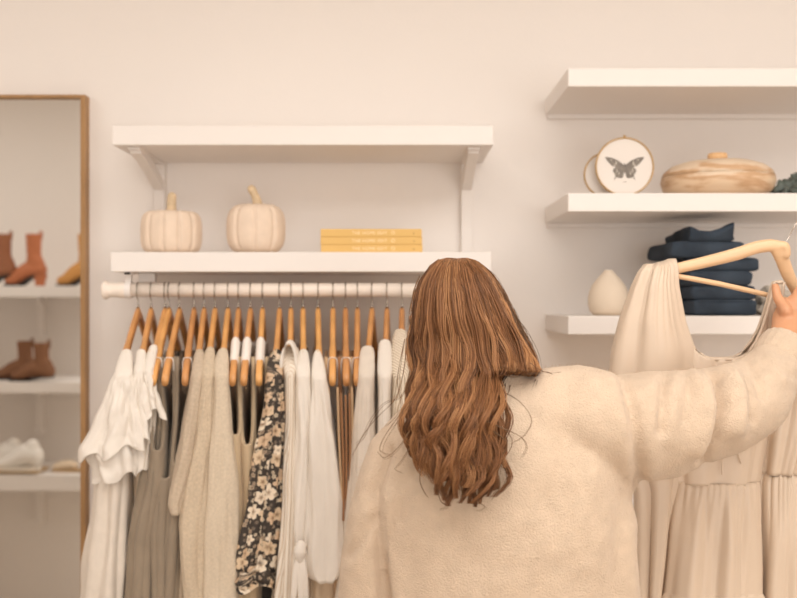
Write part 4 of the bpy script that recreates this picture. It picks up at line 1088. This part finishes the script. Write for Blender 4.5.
b = hm.node_tree.nodes['Principled BSDF']; at = hm.node_tree.nodes.new('ShaderNodeVertexColor'); at.layer_name = 'strand_colour'
hm.node_tree.links.new(at.outputs['Color'], b.inputs['Base Color']); b.inputs['Roughness'].default_value = .45; b.inputs['Specular IOR Level'].default_value = .35
b.inputs['Sheen Weight'].default_value = 0
hair = obj('hair', me, hm, woman)
# scalp under the strands
rings = []
for py in (259, 262, 268, 276, 290, 305, 325, 345, 362):
    xl, xr = interp(HL, py)[0], interp(HR, py)[0]; xm, hw = (xl+xr)/2, (xr-xl)/2*.86; B = interp(DEP, py)[0]*.86
    rings.append([P(xm+hw*math.cos(q), py+1, YC-B*math.sin(q)) if math.sin(q) > -.3 else P(xm+hw*math.cos(q), py+1, YC-.6*B*math.sin(q)) for q in [2*PI*i/40 for i in range(40)]])
obj('scalp', mk_mesh('scalp', *loft(rings)), mat('hair_base', (74, 48, 32), .8), hair)

# ------------------------------------------------------------------ shoe shelves that the mirror shows
def MV(px, py, Dv): # a point seen in the mirror at unfolded distance Dv
    return Vector(((px-CX)/F*Dv, 2*MY-Dv, ZC+(HZ-py)/F*Dv))
DVF = 4.78; DVW = 2*MY-.1
yf = 2*MY-DVF; yw = .1
for lab, pt, pb, bb_ in (('top shoe shelf seen in the mirror, holding heeled boots', 286, 297, 336), ('middle shoe shelf seen in the mirror, holding brown ankle boots', 382, 393, 432), ('bottom shoe shelf seen in the mirror, holding white sneakers', 475, 491, 522)):
    z1, z0 = MV(0, pt, DVF).z, MV(0, pb, DVF).z
    t = thing('shoe_shelf', lab, 'shelf', (-2.0, yw, z0), 'shoe shelves opposite the mirror')
    box('board', (-3.0, -1.42, yw, yf, z0, z1), WHITE, t, .002)
    for bp in (43, -160):
        bx = MV(bp, 300, DVW).x; zbk = MV(0, bb_, DVW).z
        V, Fc = box_vf(bx-.017, bx+.017, yw, yw+.06, zbk, z0); box_vf(bx-.017, bx+.017, yw+.05, yw+.11, z0-.03, z0, V, Fc)
        o = obj('bracket', mk_mesh('bracket', V, Fc), WHITE, t, smooth=False)
SZ = [MV(0, p, DVF).z for p in (286, 382, 475)]
def boot(label, cx_, yy, z0, mcol, shaft, heel, length=.235, group=None, name='ankle_boot', heelm=None, yaw=0):
    """toe towards -x"""
    t = thing(name, label, 'boot', (cx_, yy, z0), group)
    V, Fc = [], []
    q = lambda x, y, z: (cx_+x, yy+y, z0+z)
    L_ = length
    limb([q(L_*.15, 0, shaft), q(L_*.16, 0, shaft*.62), q(L_*.19, 0, heel+.06), q(L_*.22, 0, heel+.025)], [(.038, .035), (.034, .032), (.046, .035), (.042, .03)], 18, True, (1, 0, 0), V, Fc)
    limb([q(L_*.3, 0, heel+.03), q(0, 0, heel*.55+.048), q(-L_*.25, 0, .036), q(-L_*.40, 0, .028)], [(.036, .034), (.042, .038), (.032, .040), (.022, .030)], 18, True, (0, 0, 1), V, Fc)
    def fn(co, no): co[:, 2] = np.minimum(np.maximum(co[:, 2], z0+.008), z0+shaft+.005); return co
    blob('upper', V, Fc, .006, mcol, t, 4, fn)
    tb = wire('pull_tab', [q(L_*.33, 0, shaft-.02), q(L_*.34, 0, shaft+.012), q(L_*.30, 0, shaft+.018), q(L_*.27, 0, shaft-.01)], .004, mcol, t, 8)
    sole = []
    for k in range(15):
        s = k/14; x = -L_*.50+L_*.92*s; zz_ = heel*ss(.35, .8, s); w = .034*math.sin(PI*min(1, .18+s*.75))**.6
        sole.append([q(x, -w, zz_), q(x, w, zz_), q(x, w, zz_+.009), q(x, -w, zz_+.009)])
    obj('sole', mk_mesh('sole', *loft(sole)), DARK, t, smooth=False)
    if heel > .02:
        hr = [[q(L_*.30+a*wd, b*wd*.9, zz_) for a, b in ((-1, -1), (1, -1), (1, 1), (-1, 1))] for zz_, wd in ((0, .019), (heel*.5, .021), (heel+.008, .03))]
        o = obj('heel', mk_mesh('heel', *loft(hr)), heelm or mcol, t, smooth=False); bevel(o, .003)
TANB = mat('tan_leather', (184, 112, 74), .55, var=.08, vscale=20); YEL = mat('yellow_suede', (206, 150, 86), .8, var=.06); BRN = mat('brown_leather', (150, 96, 66), .6, var=.1); CHOC = mat('brown_suede', (132, 92, 66), .85, var=.1)
Dv = 4.88
def bx_(px): return MV(px, 0, Dv).x, 2*MY-Dv
bz = SZ[0]
for lab, px, mm, hm_, dd in (('tan heeled ankle boot in the middle of the mirrored top shelf', 27, TANB, None, 0), ('brown heeled ankle boot with a black heel, cut by the photo edge', -3, BRN, DARK, .03), ('sand-yellow heeled ankle boot beside the mirror frame', 79, YEL, None, 0)):
    x, y = bx_(px); boot(lab, x, y, bz, mm, .250, .05, .215, 'heeled boots on the top shoe shelf', heelm=hm_)
for lab, px, dy in (('front brown suede flat ankle boot of the pair on the middle shelf', 38, .05), ('rear brown suede flat ankle boot of the pair on the middle shelf', 14, -.05)):
    x, y = bx_(px); boot(lab, x, y+dy, SZ[1], CHOC, .18 if dy > 0 else .185, .018, .225, 'brown suede ankle boots')
SNK = mat('white_canvas', (238, 234, 228), .8); WOV = mat('woven_straw', (186, 156, 118), .9, bump=.8, bscale=120, var=.2, vscale=60)
xw, yw2 = bx_(12); 
V, Fc = limb([(xw-.20, yw2, SZ[2]+.007), (xw+.15, yw2, SZ[2]+.007)], [(.10, .007), (.10, .007)], 20, True, (0, 1, 0), None, None, 1)
o = obj('woven_mat', mk_mesh('woven_mat', V, Fc), WOV); base_origin(o); tag(o, 'round-ended woven straw mat under the white sneakers', 'mat')
for lab, px, dy in (('white sneaker of the pair nearer the mirror frame', 24, .04), ('white sneaker of the pair at the photo edge', 0, -.03)):
    x, y = bx_(px); t = thing('sneaker', lab, 'shoe', (x, y+dy, SZ[2]+.0142), 'white sneakers on the bottom shoe shelf'); z0 = SZ[2]+.0142
    V, Fc = [], []
    limb([(x+.07, y+dy, z0+.07), (x+.02, y+dy, z0+.075), (x-.04, y+dy, z0+.045), (x-.10, y+dy, z0+.03)], [(.04, .045), (.042, .055), (.04, .036), (.034, .022)], 18, True, (0, 1, 0), V, Fc)
    limb([(x+.07, y+dy, z0+.05), (x+.055, y+dy, z0+.12)], [(.036, .034), (.03, .034)], 16, True, (0, 1, 0), V, Fc)
    def fn(co, no): co[:, 2] = np.maximum(co[:, 2], z0+.012); return co
    blob('upper', V, Fc, .006, SNK, t, 3, fn)
    obj('sole', mk_mesh('sole', *loft([[(x+.10*math.cos(a)*(1.35 if math.cos(a) < 0 else 1.05)-.005, y+dy+.042*math.sin(a), zz_) for a in [2*PI*i/28 for i in range(28)]] for zz_ in (z0, z0+.02)])), mat('sneaker_sole', (226, 218, 206), .6), t, smooth=False)
    for k in range(4): wire('lace', [(x+.01-.02*k, y+dy-.018, z0+.112-.014*k), (x+.012-.02*k, y+dy, z0+.124-.015*k), (x+.01-.02*k, y+dy+.018, z0+.112-.014*k)], .003, SNK, t, 6)
x, y = bx_(74); z0 = SZ[2]
t = thing('flat_sandal', 'cream strappy flat shoe next to the mirror frame', 'shoe', (x, y, z0))
obj('sole', mk_mesh('sole', *loft([[(x+.11*math.cos(a), y+.035*math.sin(a), zz_) for a in [2*PI*i/28 for i in range(28)]] for zz_ in (z0, z0+.014)])), WOV, t, smooth=False)
V, Fc = limb([(x-.085, y, z0+.024), (x-.03, y, z0+.034), (x+.0, y, z0+.03)], [(.028, .018), (.032, .024), (.03, .02)], 16, True, (0, 1, 0))
def fn(co, no): co[:, 2] = np.maximum(co[:, 2], z0+.013); return co
blob('toe_cap', V, Fc, .005, mat('cream_leather', (222, 202, 176), .6), t, 2, fn)
wire('ankle_strap', [(x+.09, y-.02, z0+.014), (x+.06, y-.035, z0+.06), (x+.03, y, z0+.085), (x+.06, y+.035, z0+.06), (x+.09, y+.02, z0+.014)], .0045, mat('tan_strap', (196, 160, 118), .7), t)

# ------------------------------------------------------------------ light
def area(name, loc, rot, sx, sy, power, col):
    l = bpy.data.lights.new(name, 'AREA'); l.shape = 'RECTANGLE'; l.size = sx; l.size_y = sy; l.energy = power; l.color = col
    o = bpy.data.objects.new(name, l); COL.objects.link(o); o.location = loc; o.rotation_euler = rot; return o
WARM = (1.0, .982, .952)
area('window_daylight', (-.15, -3.55, 1.55), (PI/2, 0, 0), 1.7, 2.0, 26, WARM)
area('window_daylight', (1.66, -3.55, 1.55), (PI/2, 0, 0), 1.7, 2.0, 60, WARM)
area('ceiling_lamp', (.5, .5, 2.77), (0, 0, 0), 2.6, 1.6, 46, WARM)
area('ceiling_lamp', (-2.2, 1.4, 2.77), (0, 0, 0), 1.0, 1.0, 12, WARM)
w = bpy.data.worlds.new('sky'); sc.world = w; w.use_nodes = True
w.node_tree.nodes['Background'].inputs[0].default_value = (1, .95, .88, 1); w.node_tree.nodes['Background'].inputs[1].default_value = .6

# ------------------------------------------------------------------ camera
cam = bpy.data.cameras.new('camera'); co_ = bpy.data.objects.new('camera', cam); COL.objects.link(co_); sc.camera = co_
co_.location = (0, 0, ZC); co_.rotation_euler = (PI/2, 0, 0)
cam.sensor_width = 36; cam.lens = 36*F/797; cam.shift_y = (HZ-299)/797; cam.clip_start = .05
cam.dof.use_dof = True; cam.dof.focus_distance = 1.72; cam.dof.aperture_fstop = 3.2
sc.view_settings.view_transform = 'Standard'; sc.view_settings.look = 'None'; sc.view_settings.gamma = 1; sc.view_settings.exposure = 0
sc.view_settings.use_curve_mapping = False
sc.cycles.use_denoising = True
sc.cycles.max_bounces = 8; sc.cycles.diffuse_bounces = 8
